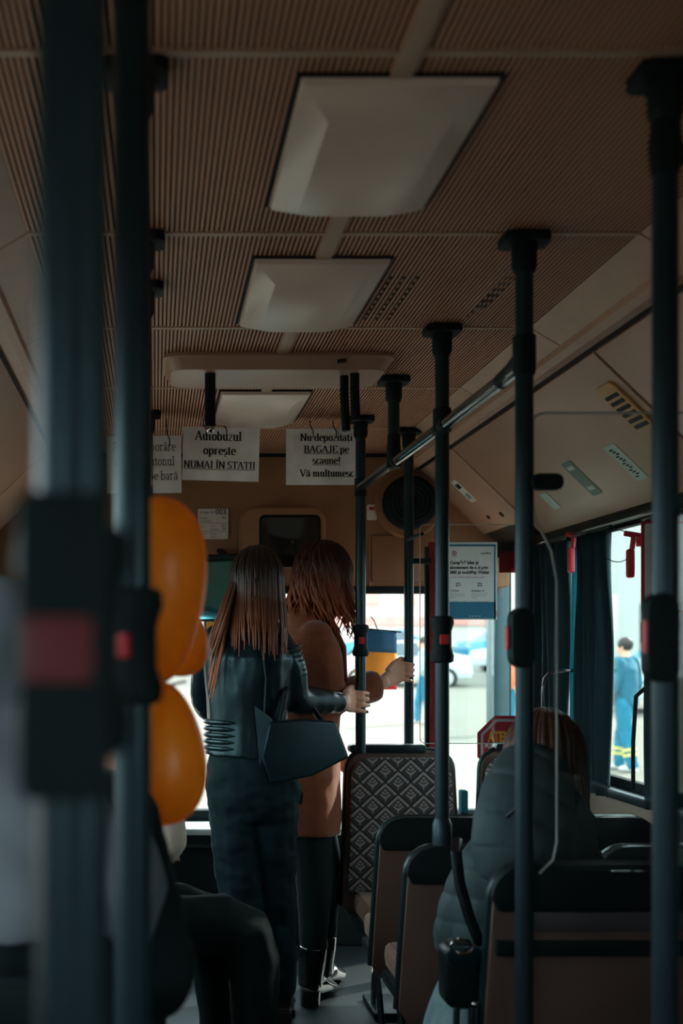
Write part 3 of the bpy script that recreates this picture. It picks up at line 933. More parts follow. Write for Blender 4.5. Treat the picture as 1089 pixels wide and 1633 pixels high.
def bus_seat(label, x, y, zt, w, s=1, tilt=.07, cush=.40, shell='seatback', kick=False, top_grip=True, cz=.44, fab='fabric', grip='rubber'):
    """s=+1 faces the windscreen (its shell towards the camera), s=-1 faces the camera; y is the backrest's foot"""
    t = thing('bus_seat', label, 'seat', (x, y, 0), 'bus seats')
    z0 = .30
    k = tilt * s
    out = seat_outline(w, z0, zt, x)
    yb = y - s * .022
    mb = shear(MB().prism(out, (0, yb + .022, 0), X1, Z1, .044), z0, k)
    mb.build('backrest', M[shell], t, bevel=.006)
    # edge trim round the shell
    path = [V((a, yb, b)) for a, b in out]
    tr = MB().tube([path[i] for i in range(-5, len(path) - 4)][1:], .0125, 8) if 0 else MB().tube(path[-3:] + path[:-4], .0125, 8)
    shear(tr, z0, k).build('edge_trim', M['seattrim'], t)
    # fabric pad on the sitting side
    pad = [(x + (a - x) * .93, z0 + .1 + (b - z0 - .1) * (.935 if s > 0 else .955)) for a, b in out]
    pad = [(a, max(b, .40)) for a, b in pad]
    yp = y + s * .0005
    mb = MB().prism(pad, (0, yp + (.0 if s < 0 else .032), 0), X1, Z1, .034)
    shear(mb, z0, k).build('backrest_pad', M[fab], t, bevel=.010, uvf=lambda c: (c.x, c.z))
    if top_grip:
        g = [(a, b) for a, b in seat_outline(w + .012, z0, zt + .008, x) if b > zt - .085]
        g += [(x - w / 2 + .01, zt - .10), (x + w / 2 - .01, zt - .10)]
        if s > 0:
            shear(MB().prism(g, (0, yb + .03, 0), X1, Z1, .062), z0, k).build('top_grip', M[grip], t, bevel=.008)
        else:
            gg = rrect(w * .72, .034, .014, 4, x - .05 if w > .35 else x + .015, zt + .008)
            shear(MB().prism(gg, (0, yb + .03, 0), X1, Z1, .06), z0, k).build('top_grip', M['seattrim'], t, bevel=.006)
    if kick:
        shear(MB().bx(x - w / 2 + .005, x + w / 2 - .02, yb - .035, yb - .02, .665, .70), z0, k).build('back_bar', M['rubber'], t, bevel=.003)
        shear(MB().bx(x - w / 2 + .08, x + w / 2 - .02, yb - .03, yb - .018, .72, zt - .10), z0, k).build('back_panel', M['seatgrey'], t, bevel=.004)
    # cushion, pan and pedestal
    c0, c1 = (y + .035, y + cush) if s > 0 else (y - cush, y - .035)
    mb = MB().bx(x - w / 2 + .012, x + w / 2 - .012, c0, c1, cz - .085, cz)
    mb.build('cushion', M['fabric2'], t, bevel=.035, seg=3, uvf=lambda c: (c.x, c.y + c.z))
    MB().bx(x - w / 2, x + w / 2, c0, c1 - .03 * s if s > 0 else c1, cz - .12, cz - .08).build('seat_pan', M['seattrim'], t, bevel=.015)
    ym = (c0 + c1) / 2
    MB().bx(x - .04, x + .04, ym - .09, ym + .09, .02, cz - .115).build('pedestal', M['black'], t, bevel=.01)
    MB().bx(x - w / 2 + .04, x + w / 2 - .04, ym - .12, ym + .12, 0, .025).build('foot_plate', M['black'], t, bevel=.006)
    for sx in (-1, 1):
        MB().tube([(x + sx * (w / 2 - .045), c1 - .05 if s > 0 else c0 + .05, cz - .11), (x + sx * (w / 2 - .06), ym, .02)], .011, 8).build('leg', M['chrome'] if sx < 0 and s < 0 else M['black'], t)
    return t

bus_seat('aisle seat facing the camera, showing its whole leaf patterned grey backrest', .967, 4.44, .95, .42, s=-1, tilt=.03, cush=.38, cz=.41)
bus_seat('window seat facing the camera, its patterned backrest peeping above the hooded head', 1.435, 4.44, .955, .295, s=-1, tilt=.03, cush=.38, cz=.41)
bus_seat('brown backed aisle seat just in front of the whole patterned seat', .935, 3.64, .815, .45, cush=.30)
bus_seat('dark window seat in the row before the patterned seats', 1.41, 3.64, .815, .345, cush=.30)
bus_seat('brown backed aisle seat with the pole socket on its corner', .925, 3.20, .80, .45, cush=.34)
bus_seat('dark window seat beside the seat with the pole socket', 1.405, 3.20, .80, .345, cush=.34, grip='seattrim')
bus_seat('nearest brown backed seat, occupied by the hooded passenger, with a grey back panel', .985, 2.60, .865, .46, cush=.42, kick=True)
bus_seat('nearest dark window seat beside the hooded passenger', 1.435, 2.60, .865, .28, cush=.42, kick=False, shell='seatgrey')
bus_seat('dark seat carrying the blurred passenger in the grey hood', -.27, 1.50, .92, .44, shell='walldark', cush=.42, cz=.60)
bus_seat('dark seat behind the balloons, carrying the passenger in the white jacket', -.25, 2.95, .80, .42, shell='walldark', cush=.42)

# modesty rail and green cushion cover seen over the window seats
t = thing('utility_box', 'small dark teal box on the ledge between the two patterned seats', 'box', (1.232, 4.50, .70))
MB().bx(1.214, 1.242, 4.48, 4.53, .70, .79).build('case', M['curtainl'], t, bevel=.008)
MB().bx(1.212, 1.244, 4.48, 4.54, .64, .70).build('ledge', M['rubber'], t, bevel=.004)
t = thing('seat_cover', 'folded dark green cloth over the top of the window seat beside the pole socket', 'cloth', (1.41, 3.19, .78))
mb = MB().prism(rrect(.13, .06, .02, 4, 1.45, .775), (0, 3.106, 0), X1, Z1, .02)
mb.build('folded_cloth', M['green'], t, bevel=.01)
t = thing('handle_loop', 'grey curved grab loop beside the front door behind the acrylic screen', 'handle', (1.52, 4.22, .95))
MB().tube([(1.455, 4.24, .90), (1.455, 4.24, 1.20), (1.462, 4.24, 1.24), (1.48, 4.24, 1.262), (1.51, 4.24, 1.27), (1.57, 4.24, 1.272)], .007, 10).build('loop', M['rail'], t)

# ------------------------------------------------------------------ curtains
def curtain(label, y0, y1, x, z0, z1, m, amp=.022, waves=5, waist=None, n=46):
    t = thing('window_curtain', label, 'curtain', (x, (y0 + y1) / 2, z0), 'curtains at the side windows')
    vs, fs = [], []
    rows = 18
    yc = (y0 + y1) / 2
    for j in range(rows + 1):
        f = j / rows
        z = z1 + (z0 - z1) * f
        g = 1.0
        if waist:
            g = 1 - waist[1] * math.exp(-((f - waist[0]) / .2) ** 2)
        for i in range(n + 1):
            s = i / n
            y = yc + (s - .5) * (y1 - y0) * g
            xx = x + amp * (1.1 - .3 * f) * math.sin(s * waves * 2 * PI + .6 * math.sin(f * 3)) + .006 * math.sin(9 * s + 4 * f)
            vs.append((xx, y, z))
    for j in range(rows):
        for i in range(n):
            a = j * (n + 1) + i
            fs.append((a, a + 1, a + n + 2, a + n + 1))
    o = MB().add(vs, fs).build('drape', M[m], t, smooth=80)
    md = o.modifiers.new('thickness', 'SOLIDIFY')
    md.thickness = .003
    MB().tube([(x, y0 - .03, z1 + .008), (x, y1 + .03, z1 + .008)], .007, 8).build('curtain_rod', M['black'], t)
    return t
curtain('dark teal curtain by the front door, behind the edge of the acrylic screen', 4.30, 4.62, 1.56, .985, 1.765, 'curtain', waves=4)
curtain('dark teal curtain gathered in the middle of the window, past the red hammer ring', 3.90, 4.17, 1.56, .84, 1.765, 'curtain', waves=4, waist=(.15, .25))
curtain('curtain edge coloured lighter teal as if catching daylight, beside the clear pane', 4.20, 4.27, 1.575, .95, 1.765, 'curtainl', amp=.008, waves=2)  # daylight on this edge is put into the lighter curtain colour
curtain('dark curtain at the window post behind the white red edged sign', 3.44, 3.62, 1.575, .84, 1.765, 'curtain', waves=3, amp=.014)
curtain('unseen dark curtain added to dim the side window beside the hooded passenger', 1.72, 3.35, 1.575, .90, 1.765, 'curtain', waves=14, amp=.016, n=90)  # out of view, added to keep daylight off the window side seats
curtain('unseen light teal curtain added to dim the nearest side window on the driver side', .12, .80, -.80, .90, 1.765, 'curtainl', waves=6, amp=.016, n=60)  # added out of view to darken the near ceiling and tint the daylight
curtain('light teal curtain over the driver side window at the far left edge', 4.78, 5.22, -.82, .95, 1.76, 'curtainl', waves=5, amp=.012)
curtain('unseen dark curtain added to dim the side window nearest the camera', .12, 1.48, 1.575, .90, 1.765, 'curtain', waves=12, amp=.016, n=80)  # added out of view to hold back daylight around the camera
MB().tube([V((1.575, 3.60, 1.24)), V((1.545, 3.63, 1.20)), V((1.54, 3.64, 1.05)), V((1.54, 3.64, .90))], .007, 8).build('tie_strap', M['rubber'], [o for o in bpy.data.objects if o.get('label', '').startswith('dark curtain at the window post')][0])

# ------------------------------------------------------------------ small fittings on the window side
def cove_frame(y, f):
    """point, along-bus axis, down-slope axis and inward normal on the window-side cove; f runs 0 top to 1 bottom"""
    a, b = V((1.205, y, CZ - .072)), V((1.585, y, 1.812))
    e = (b - a).normalized()
    nn = V((e.z, 0, -e.x)).normalized()
    return a + (b - a) * f + nn * .0145, V((0, 1, 0)), e, nn
t = thing('air_vent', 'amber air outlet with dark slots in the sloping cove panel', 'vent', cove_frame(3.2, .3)[0])
o, u, e, nn = cove_frame(3.19, .35)
mb = MB().prism(rrect(.115, .175, .025), o, u, e, .008 if u.cross(e).dot(nn) > 0 else -.008)
mb.build('vent_frame', M['vent'], t, bevel=.003)
for i in range(6):
    mb = MB().prism(rrect(.082, .013, .003), o + nn * .008 + e * (-.045 + i * .023), u, e, .002 if u.cross(e).dot(nn) > 0 else -.002)
    mb.build('slot', M['rubber'], t)
def sticker(label, y, f, w, h, m, lines=()):
    o, u, e, nn = cove_frame(y, f)
    t = thing('instruction_sticker', label, 'sticker', o, 'stickers on the cove panels')
    sg = 1 if u.cross(e).dot(nn) > 0 else -1
    MB().prism(rrect(w, h, .006), o, u, e, .0012 * sg).build('label_plate', M[m], t)
    for (du, de, lw, lh, mm) in lines:
        MB().prism(rrect(lw, lh, .001), o + nn * .0014 + u * du + e * de, u, e, .0006 * sg).build('printed_mark', M[mm], t)
    return t
wm = [(.012 - .008 * (i % 3), -.056 + i * .0095, .022, .005, 'ink') for i in range(13)]
sticker('pale sticker with a line of black print on the cove panel', 3.47, .66, .08, .148, 'sticker', wm)
sticker('green sticker with two pale squares in the middle of the cove panel', 3.82, .65, .085, .155, 'green', [(0, -.050, .05, .016, 'sticker'), (0, .045, .05, .018, 'sticker')])
sticker('small pale green sticker low on the cove panel behind the screen clamp', 4.2, .72, .07, .08, 'sticker')
sticker('pale sticker with a round dark stamp on the far cove panel', 4.88, .36, .08, .13, 'card', [(0, -.03, .05, .026, 'ink'), (0, .03, .04, .03, 'greyink')])
for (y, f, lab) in ((4.74, .68, 'dark recessed catch near the corner of the far cove panel'), (4.90, .66, 'small round screw cap on the far cove panel')):
    o, u, e, nn = cove_frame(y, f)
    t = thing('panel_catch', lab, 'catch', o, 'catches on the far cove panel')
    MB().tube([o - nn * .002, o + nn * .004], .013 if y < 4.8 else .010, 12).build('cap', M['joint'], t)

# emergency hammers
def hammer(label, y, x, z, tilt=0, ring=False, s=1):
    t = thing('emergency_hammer', label, 'hammer', (x, y, z))
    MB().prism(rrect(.032 * s, .13 * s, .008), (x, y, z - .05 * s), X1, Z1, .02).build('handle', M['red'], t, bevel=.004)
    MB().tube([(x + .006, y - .01, z + .01), (x + .012, y - .01, z + .075 * s)], .012 * s, 10).build('neck', M['red'], t)
    MB().tube([(x - .018, y - .01, z + .085 * s), (x + .038, y - .01, z + .072 * s)], .013 * s, 10).build('head', M['red'], t)
    if ring:
        c = V((x - .012, y - .012, z + .02))
        MB().tube([c + V((.052 * math.cos(a * PI / 12) - .03, 0, .052 * math.sin(a * PI / 12))) for a in range(25)], .0016, 6).build('cable_ring', M['rubber'], t)
        MB().bx(x + .03, x + .055, y - .01, y + .02, z + .02, z + .05).build('holder', M['red'], t, bevel=.004)
    return t
hammer('red emergency hammer with a wire ring hanging beside the white sign', 3.66, 1.535, 1.665, ring=True, s=.72)
hammer('narrow dark red emergency hammer between the teal curtains', 4.22, 1.55, 1.72, s=.72)
t = thing('safety_sign', 'blank white sign with a thick red border hanging by the side window', 'sign', (1.50, 3.30, 1.6))
MB().prism(rrect(.155, .27, .012), (1.497, 3.302, 1.592), X1, Z1, .004).build('border', M['signred'], t)
MB().prism(rrect(.137, .252, .006), (1.497, 3.2975, 1.592), X1, Z1, .001).build('sheet', M['paper'], t)
MB().bx(1.42, 1.435, 3.30, 3.31, 1.37, 1.43).build('red_clip', M['red'], t, bevel=.003)

# ------------------------------------------------------------------ front fittings
t = thing('monitor_box', 'brown rounded housing with a dark screen on the header panel', 'monitor', (.57, BH, 1.86))
mb = MB().prism(rrect(.385, .27, .065, 7, .57, 1.855), (0, BH - .011, 0), X1, Z1, .10)
mb.build('housing', M['header'], t, bevel=.02, seg=3)
MB().prism(rrect(.255, .215, .02, 5, .60, 1.835), (0, BH - .111, 0), X1, Z1, .006).build('screen', M['screen'], t, bevel=.003)
MB().prism(rrect(.275, .235, .026, 5, .60, 1.835), (0, BH - .108, 0), X1, Z1, .004).build('bezel', M['rubber'], t, bevel=.001)
MB().tube([(.61, BH - .118, 1.83), (.61, BH - .1165, 1.83)], .006, 12).build('emblem', M['chrome'], t)

t = thing('fan', 'round dark fan housing in a moulded recess on the header panel', 'fan', (1.175, BH, 2.02))
MB().lathe([(.128, .0), (.128, .05), (.118, .075), (.105, .082), (.10, .07), (.06, .062), (.0, .06)], (1.15, BH - .013, 2.015), V((0, -1, 0)), 32).build('housing', M['rubber'], t) if 0 else None
mb = MB().loft([(1.15, BH - .013, 2.015), (1.15, BH - .06, 2.015), (1.15, BH - .085, 2.015), (1.15, BH - .0925, 2.015)], [.123, .123, .115, .10], X1, 32)
mb.build('housing', M['rubber'], t, smooth=30)
for i in range(4):
    r = .03 + i * .02
    MB().tube([(1.15 + r * math.cos(a * PI / 14), BH - .094, 2.015 + r * math.sin(a * PI / 14)) for a in range(29)], .0025, 6).build('grille_ring', M['curtain'], t)
mb = MB().loft([(1.15, BH - .011, 2.01), (1.15, BH - .03, 2.01)], [.155, .145], X1, 32)
mb.build('recess_ring', M['header'], t, smooth=30)

def plate(label, name, cat, x, z, w, h, y=BH - .011):
    t = thing(name, label, cat, (x, y, z))
    MB().prism(rrect(w, h, .006), (x, y, z), X1, Z1, .0015).build('card', M['card'], t)
    return t
t = plate('white vehicle data card with a black 003 and ruled rows on the header panel', 'data_card', 'card', .262, 1.922, .138, .138)
yy = BH - .0128
text('Grupa Nr.', .0165, (.200, yy, 1.970), X1, Z1, M['ink'], t, bold=.0002)
text('003', .034, (.272, yy, 1.966), X1, Z1, M['ink'], t, bold=.0006)
for zz, a, b, c in ((1.945, 'Pasageri', '', '40'), (1.932, 'in picioare', '', ''), (1.910, 'Loc I', 'asez.', '62'), (1.894, '', 'picioare', '34'), (1.872, 'Loc II', 'Total', ''), (1.860, '', 'locuri', '')):
    for s, xx in ((a, .200), (b, .248), (c, .302)):
        if s:
            text(s, .0125 if c == '' or s != c else .018, (xx, yy, zz), X1, Z1, M['ink'], t)
for zz in (1.926, 1.886):
    MB().bx(.197, .327, yy - .0006, yy, zz, zz + .0014).build('rule', M['ink'], t, smooth=0)
t = plate('tiny pale sticker with a red mark on the header panel beside the slim pole', 'small_label', 'label', .984, 1.975, .045, .07)
MB().bx(.972, .996, yy - .0006, yy, 1.985, 2.0).build('printed_mark', M['rednk'], t, smooth=0)

# paper signs hung from the ceiling
def paper(label, c, w, h, roll, lines, strings, curl=.004):
    c = V(c)
    t = thing('paper_sign', label, 'sign', c, 'paper signs hanging from the ceiling')
    R = Matrix.Rotation(roll, 3, 'Y')
    u, v = R @ X1, R @ Z1
    vs, fs = [], []
    n = 10
    for j in range(2):
        for i in range(n + 1):
            s = i / n - .5
            vs.append(c + u * (w * s) + v * (h * (j - .5)) + V((0, curl * (4 * s * s - 1) * 0, 0)))
    b = len(vs)
    vs += [p + V((0, .0012, 0)) for p in vs]
    for i in range(n):
        fs.append((i, i + 1, i + n + 2, i + n + 1))
        fs.append((b + i + n + 1, b + i + n + 2, b + i + 1, b + i))
    ring = list(range(n + 1)) + list(range(2 * n + 1, n, -1))
    for i in range(len(ring)):
        p, q = ring[i], ring[(i + 1) % len(ring)]
        fs.append((p, q, b + q, b + p))
    MB().add(vs, fs).build('sheet', M['paper'], t, smooth=0)
    for (s, size, dx, dz, al, un, th, sx) in lines:
        serif(s, size * .94, c + u * dx + v * dz + V((0, -.0008, 0)), u, v, M['ink'], t, al, th, .05, un, sx=sx * 1.06)
    for sx in strings:
        a = c + u * sx + v * (h / 2 - .012) + V((0, -.004, 0))
        MB().tube([a + v * -.025, a, a + V((-.01, .003, .02)), V((a.x - .012, a.y + .01, CZ - .001))], .0022, 6).build('string', M['rubber'], t)
    return t
paper('middle white paper sign reading Autobuzul opreste numai in statii', (.255, 4.40, 2.112), .298, .208, math.radians(1.5),
      [('Autobuzul', .054, -.012, .053, 'CENTER', False, .17, .77), ('oprește', .052, -.006, -.002, 'CENTER', False, .17, .79), ('NUMAI ÎN STAȚII', .043, -.004, -.056, 'CENTER', True, .16, .8)], (-.06, .02))
paper('white paper sign about luggage on seats, partly behind the slim pole', (.667, 4.42, 2.105), .312, .22, 0,
      [('Nu depozitați', .045, .002, .062, 'CENTER', False, .17, .8), ('BAGAJE pe', .043, .002, .016, 'CENTER', True, .17, .82), ('scaune!', .044, .002, -.028, 'CENTER', True, .17, .8), ('Vă mulțumesc', .044, .004, -.078, 'CENTER', False, .17, .8)], (-.05, .04))
paper('white paper sign half hidden behind the second blurred pole', (-.045, 4.38, 2.068), .29, .222, math.radians(-.5),
      [('Pentru coborâre', .054, .124, .052, 'RIGHT', False, .08, .66), ('apăsați butonul', .054, .119, -.004, 'RIGHT', False, .08, .66), ('de pe bară', .054, .132, -.060, 'RIGHT', False, .08, .66)], (.10,))

# ticket poster on the acrylic screen
t = thing('ticket_poster', 'white and blue ticket sale poster with codes Z1 and Z2 on the acrylic screen', 'poster', (1.21, 4.325, 1.61))
px0, px1, pz0, pz1 = 1.088, 1.310, 1.465, 1.762
yp = 4.3285
MB().bx(px0, px1, yp - .001, yp, pz0, pz1).build('sheet', M['paperposter'], t, smooth=0)
ya = yp - .0012
for (a, b, c, d) in ((px0 + .006, px1 - .006, pz1 - .016, pz1 - .008), (px1 - .012, px1 - .007, pz0, pz1 - .012), (px0 + .006, px1 - .006, pz0 + .004, pz0 + .068)):
    MB().bx(a, b, ya - .0008, ya, c, d).build('blue_band', M['posterblue'], t, smooth=0)
def ptxt(s, size, x, z, m='ink', bold=0, sx=1):
    text(s, size * .93, (px0 + .040 + (x - px0 - .018) * .88, ya, z), X1, Z1, M[m], t, bold=bold, sx=sx * .96)
MB().tube([(px0 + .057 + .008 * math.cos(a * PI / 10), ya, pz1 - .042 + .008 * math.sin(a * PI / 10)) for a in range(21)], .0013, 5).build('round_emblem', M['rednk'], t)
MB().bx(px0 + .0555, px0 + .0585, ya - .001, ya, pz1 - .048, pz1 - .036).build('emblem_stem', M['ink'], t, smooth=0)
MB().bx(px0 + .047, px0 + .067, ya - .001, ya, pz1 - .0565, pz1 - .055).build('emblem_line', M['rednk'], t, smooth=0)
ptxt('mobilPay', .0125, px1 - .070, pz1 - .046, 'greenink', .0003)
for i, s in enumerate(('Cumpără bilet și', 'abonament de o zi prin', 'SMS și mobilPay Wallet')):
    ptxt(s, .0175, px0 + .018, pz1 - .084 - i * .0185, 'ink', .0006)
ptxt('Cumpără rapid cu aplicația mobilă pe telefon', .0082, px0 + .018, pz1 - .1365, 'rednk')
ptxt('Z1', .019, px0 + .044, pz1 - .168, 'ink', .0005)
ptxt('Z2', .019, px0 + .137, pz1 - .168, 'ink', .0005)
ptxt('1 călătorie', .0085, px0 + .018, pz1 - .189, 'ink', .0003)
ptxt('Abonament 1 zi', .0085, px0 + .112, pz1 - .189, 'ink', .0003)
for i in range(3):
    ptxt(('Valabil 60 minute de la', 'primirea mesajului SMS', 'pe o linie')[i], .0068, px0 + .018, pz1 - .199 - i * .0078, 'greyink')
    ptxt(('Valabil în ziua cumpărării', 'pe toate liniile din oraș', 'nelimitat')[i], .0068, px0 + .112, pz1 - .199 - i * .0078, 'greyink')
ptxt('Cost 0,50 Euro + TVA', .0082, px0 + .014, pz1 - .231, 'ink')
ptxt('Cost 1,99 Euro + TVA', .0082, px0 + .108, pz1 - .231, 'ink')
for x in (px0 + .115, px0 + .127, px0 + .139, px0 + .152):
    MB().bx(x, x + .005, ya - .0016, ya - .0008, pz0 + .012, pz0 + .015).build('print_dot', M['paperposter'], t, smooth=0)
MB().bx(px1 - .002, px1 + .012, yp - .004, yp + .004, pz0 + .015, pz0 + .035).build('clip', M['plexiedge'], t, bevel=.002)

# ------------------------------------------------------------------ the open front door
dr = struct(thing('door_1', None, None, (1.1, 4.74, 0)))
Y0 = 4.72
MB().bx(1.142, 1.180, Y0 - .02, Y0 + .02, -.1, 1.80).build('red_post', M['redframe'], dr, bevel=.006)
MB().bx(1.126, 1.142, Y0 - .012, Y0 + .012, -.1, 1.78).build('edge_rubber', M['rubber'], dr, bevel=.004)
MB().bx(1.545, 1.60, Y0 - .02, Y0 + .02, -.1, 1.80).build('hinge_post', M['walldark'], dr, bevel=.004)
MB().bx(1.18, 1.60, Y0 - .02, Y0 + .02, 1.735, 1.80).build('top_rail', M['walldark'], dr, bevel=.004)
MB().bx(1.43, 1.53, Y0 - .025, Y0 - .015, 1.67, 1.76).build('red_tag', M['redframe'], dr, bevel=.003)
MB().bx(1.18, 1.60, Y0 - .02, Y0 + .02, -.1, .22).build('bottom_rail', M['walldark'], dr, bevel=.004)
MB().bx(1.18, 1.60, Y0 - .003, Y0 + .003, .2, 1.74).build('pane', M['glass'], dr, smooth=0)
t = thing('warning_sticker', 'red octagonal warning sticker with yellow lettering on the door glass', 'sticker', (1.46, 4.70, .97))
oc = lambda r: [(r * math.cos(math.radians(22.5 + 45 * i)), r * math.sin(math.radians(22.5 + 45 * i))) for i in range(8)]
cx, cz = 1.466, .952
for r, m, yy, nm in ((.132, 'signred', Y0 - .0035, 'red_octagon'), (.117, 'signgrey', Y0 - .0045, 'white_ring'), (.105, 'signred', Y0 - .0055, 'red_field')):
    MB().prism([(a + cx, b + cz) for a, b in oc(r)], (0, yy, 0), X1, Z1, .0009).build(nm, M[m], t, smooth=0)
text('ATENȚIE', .060, (cx - .078, Y0 - .007, cz + .014), X1, Z1, M['signyellow'], t, bold=.0026, sx=.62)
text('PURTAREA MĂȘTII', .027, (cx - .092, Y0 - .007, cz - .014), X1, Z1, M['paperposter'], t, bold=.0008, sx=.80)
text('ESTE OBLIGATORIE', .024, (cx - .09, Y0 - .007, cz - .046), X1, Z1, M['paperposter'], t, bold=.0008, sx=.76)

# ------------------------------------------------------------------ pennants and mirror at the windscreen
def pennant(label, x0, x1, zt, zb, y, cols, wave=.006, vertical=False):
    t = thing('flag_pennant', label, 'flag', ((x0 + x1) / 2, y, zt), 'tricolour pennants at the windscreen')
    k = len(cols)
    for i, (m, f0, f1) in enumerate(cols):
        vs, fs = [], []
        n = 12
        for j in range(5):
            f = f0 + (f1 - f0) * j / 4
            for q in range(n + 1):
                s = q / n
                if vertical:
                    a, b = x0 + (x1 - x0) * f, zt + (zb - zt) * s
                    s2 = f
                else:
                    a, b = x0 + (x1 - x0) * s, zt + (zb - zt) * f - .015 * s * (1 - f)
                    s2 = s
                vs.append((a, y + wave * math.sin(s2 * 7 + f), b))
        for j in range(4):
            for q in range(n):
                fs.append((j * (n + 1) + q, j * (n + 1) + q + 1, (j + 1) * (n + 1) + q + 1, (j + 1) * (n + 1) + q))
        o = MB().add(vs, fs).build('stripe', M[m], t, smooth=80)
        md = o.modifiers.new('thickness', 'SOLIDIFY')
        md.thickness = .0025
    return t
t = pennant('blue yellow and red pennant on a rod with a suction cup, between the two poles', 0.925, 1.12, 1.448, 1.165, 5.24, [('blue', 0, .37), ('yellow', .37, .80), ('flagred', .80, 1)])
MB().tube([(.92, 5.24, 1.451), (1.14, 5.24, 1.432)], .004, 8).build('rod', M['rubber'], t)
MB().tube([(1.03, 5.24, 1.445), (1.022, 5.28, 1.485), (1.018, 5.33, 1.505)], .003, 6).build('stem', M['rubber'], t)
MB().loft([(1.018, 5.332, 1.505), (1.018, 5.366, 1.505)], [.012, .03], X1, 18).build('suction_cup', M['plexi'], t)
t = pennant('yellow and red pennant below the driver mirror, beside the leather jacket', .222, .316, 1.595, 1.44, 5.20, [('blue', 0, .12), ('yellow', .12, .5), ('flagred', .5, .88), ('yellow', .88, 1)], vertical=True)
MB().tube([(.215, 5.20, 1.598), (.325, 5.20, 1.598)], .004, 8).build('rod', M['rubber'], t)
MB().bx(.215, .325, 5.195, 5.205, 1.426, 1.441).build('hem_bar', M['rubber'], t, bevel=.002)

t = thing('driver_mirror', 'large interior mirror in a black frame left of the leather jacket woman', 'mirror', (.30, 4.98, 1.62))
Rm = Matrix.Rotation(math.radians(-9), 3, 'X')
u = V((.88, -.47, 0)).normalized()
v = (V((0, 0, 1)) - V((-.47, -.88, 0)) * .10).normalized()
oo = V((.318, 4.97, 1.618))
MB().prism(rrect(.325, .29, .02), oo + V((0, .012, 0)), u, v, .01).build('back_shell', M['rubber'], t, bevel=.003)
MB().prism(rrect(.31, .255, .012), oo + V((0, .0015, -.005)), u, v, .002).build('mirror_glass', M['mirror'], t)
MB().tube([oo + V((0, .01, .14)), oo + V((-.02, .08, .17)), V((.29, BH + .0, 1.80))], .012, 10).build('bracket_arm', M['rubber'], t)
MB().prism(rrect(.345, .022, .008), oo + V((0, .0, .142)), u, v, .012).build('top_edge', M['rubber'], t, bevel=.003)

# dashboard
t = thing('dashboard', 'dark dashboard with a top ledge coloured pale as if lit under the windscreen', 'dashboard', (.2, 5.4, .5))
MB().bx(XL + .02, 1.02, 5.14, YF - .03, 0, .51).build('cabinet', M['black'], t, bevel=.02)
MB().bx(XL + .02, 1.02, 5.10, YF - .03, .51, .54).build('ledge', M['jacketpale'], t, bevel=.008)  # pale colour stands in for daylight on the dashboard top
MB().tube([(.10, 5.11, .46), (.60, 5.11, .46)], .012, 10).build('grab_bar', M['rail'], t)
t = thing('driver_chair', 'dark driver seat hidden behind the balloons', 'seat', (-.4, 4.75, 0))
MB().bx(-.62, -.20, 4.50, 4.60, .45, 1.10).build('backrest', M['black'], t, bevel=.04)
MB().bx(-.62, -.20, 4.55, 5.0, .38, .50).build('cushion', M['black'], t, bevel=.03)
MB().bx(-.5, -.32, 4.6, 4.9, 0, .40).build('pedestal', M['black'], t, bevel=.02)

# ------------------------------------------------------------------ balloons
def balloon(label, c, rx, rz, knot, rot=0):
    c = V(c)
    t = thing('balloon', label, 'balloon', c, 'orange balloons tied to the poles')
    kd = V(knot).normalized()
    a, b = basis(kd, V((0, 1, 0)))
    pts, rad = [], []
    n = 26
    for i in range(n + 1):
        th = PI * i / n
        h = -math.cos(th)
        r = math.sin(th) ** .92 * (1 + .10 * h * -1) if 0 < i < n else .001
        pts.append(c - kd * (h * rz * -1))
        rad.append(max(.001, rx * r * (1 - .13 * h)))
    MB().loft(pts, rad, a, 36).build('skin', M['balloon'], t, smooth=80)
    e = c + kd * rz
    MB().loft([e - kd * .006, e + kd * .004, e + kd * .014, e + kd * .018], [.010, .005, .011, .012], a, 14).build('knot', M['balloon'], t)
    return t, e
b1, e1 = balloon('upper orange balloon behind the second blurred pole', (.004, 1.86, 1.448), .0795, .154, (0, 0, -1))
b2, e2 = balloon('lower orange balloon hanging under the upper one', (.008, 1.85, 1.18), .0745, .118, (0, 0, 1))
b3, e3 = balloon('third orange balloon, only its small lower edge showing behind the others', (.032, 2.06, 1.36), .06, .065, (-1, 0, -.15))
MB().tube([e1 + V((0, 0, -.012)), (-.01, 1.84, 1.288), (-.026, 1.77, 1.285), (-.03, 1.762, 1.28)], .003, 6).build('ribbon', M['redframe'], b1)
MB().tube([e1 + V((.004, 0, -.012)), (.03, 1.84, 1.294), (.05, 1.85, 1.298)], .0022, 6).build('ribbon_tail', M['redframe'], b1)

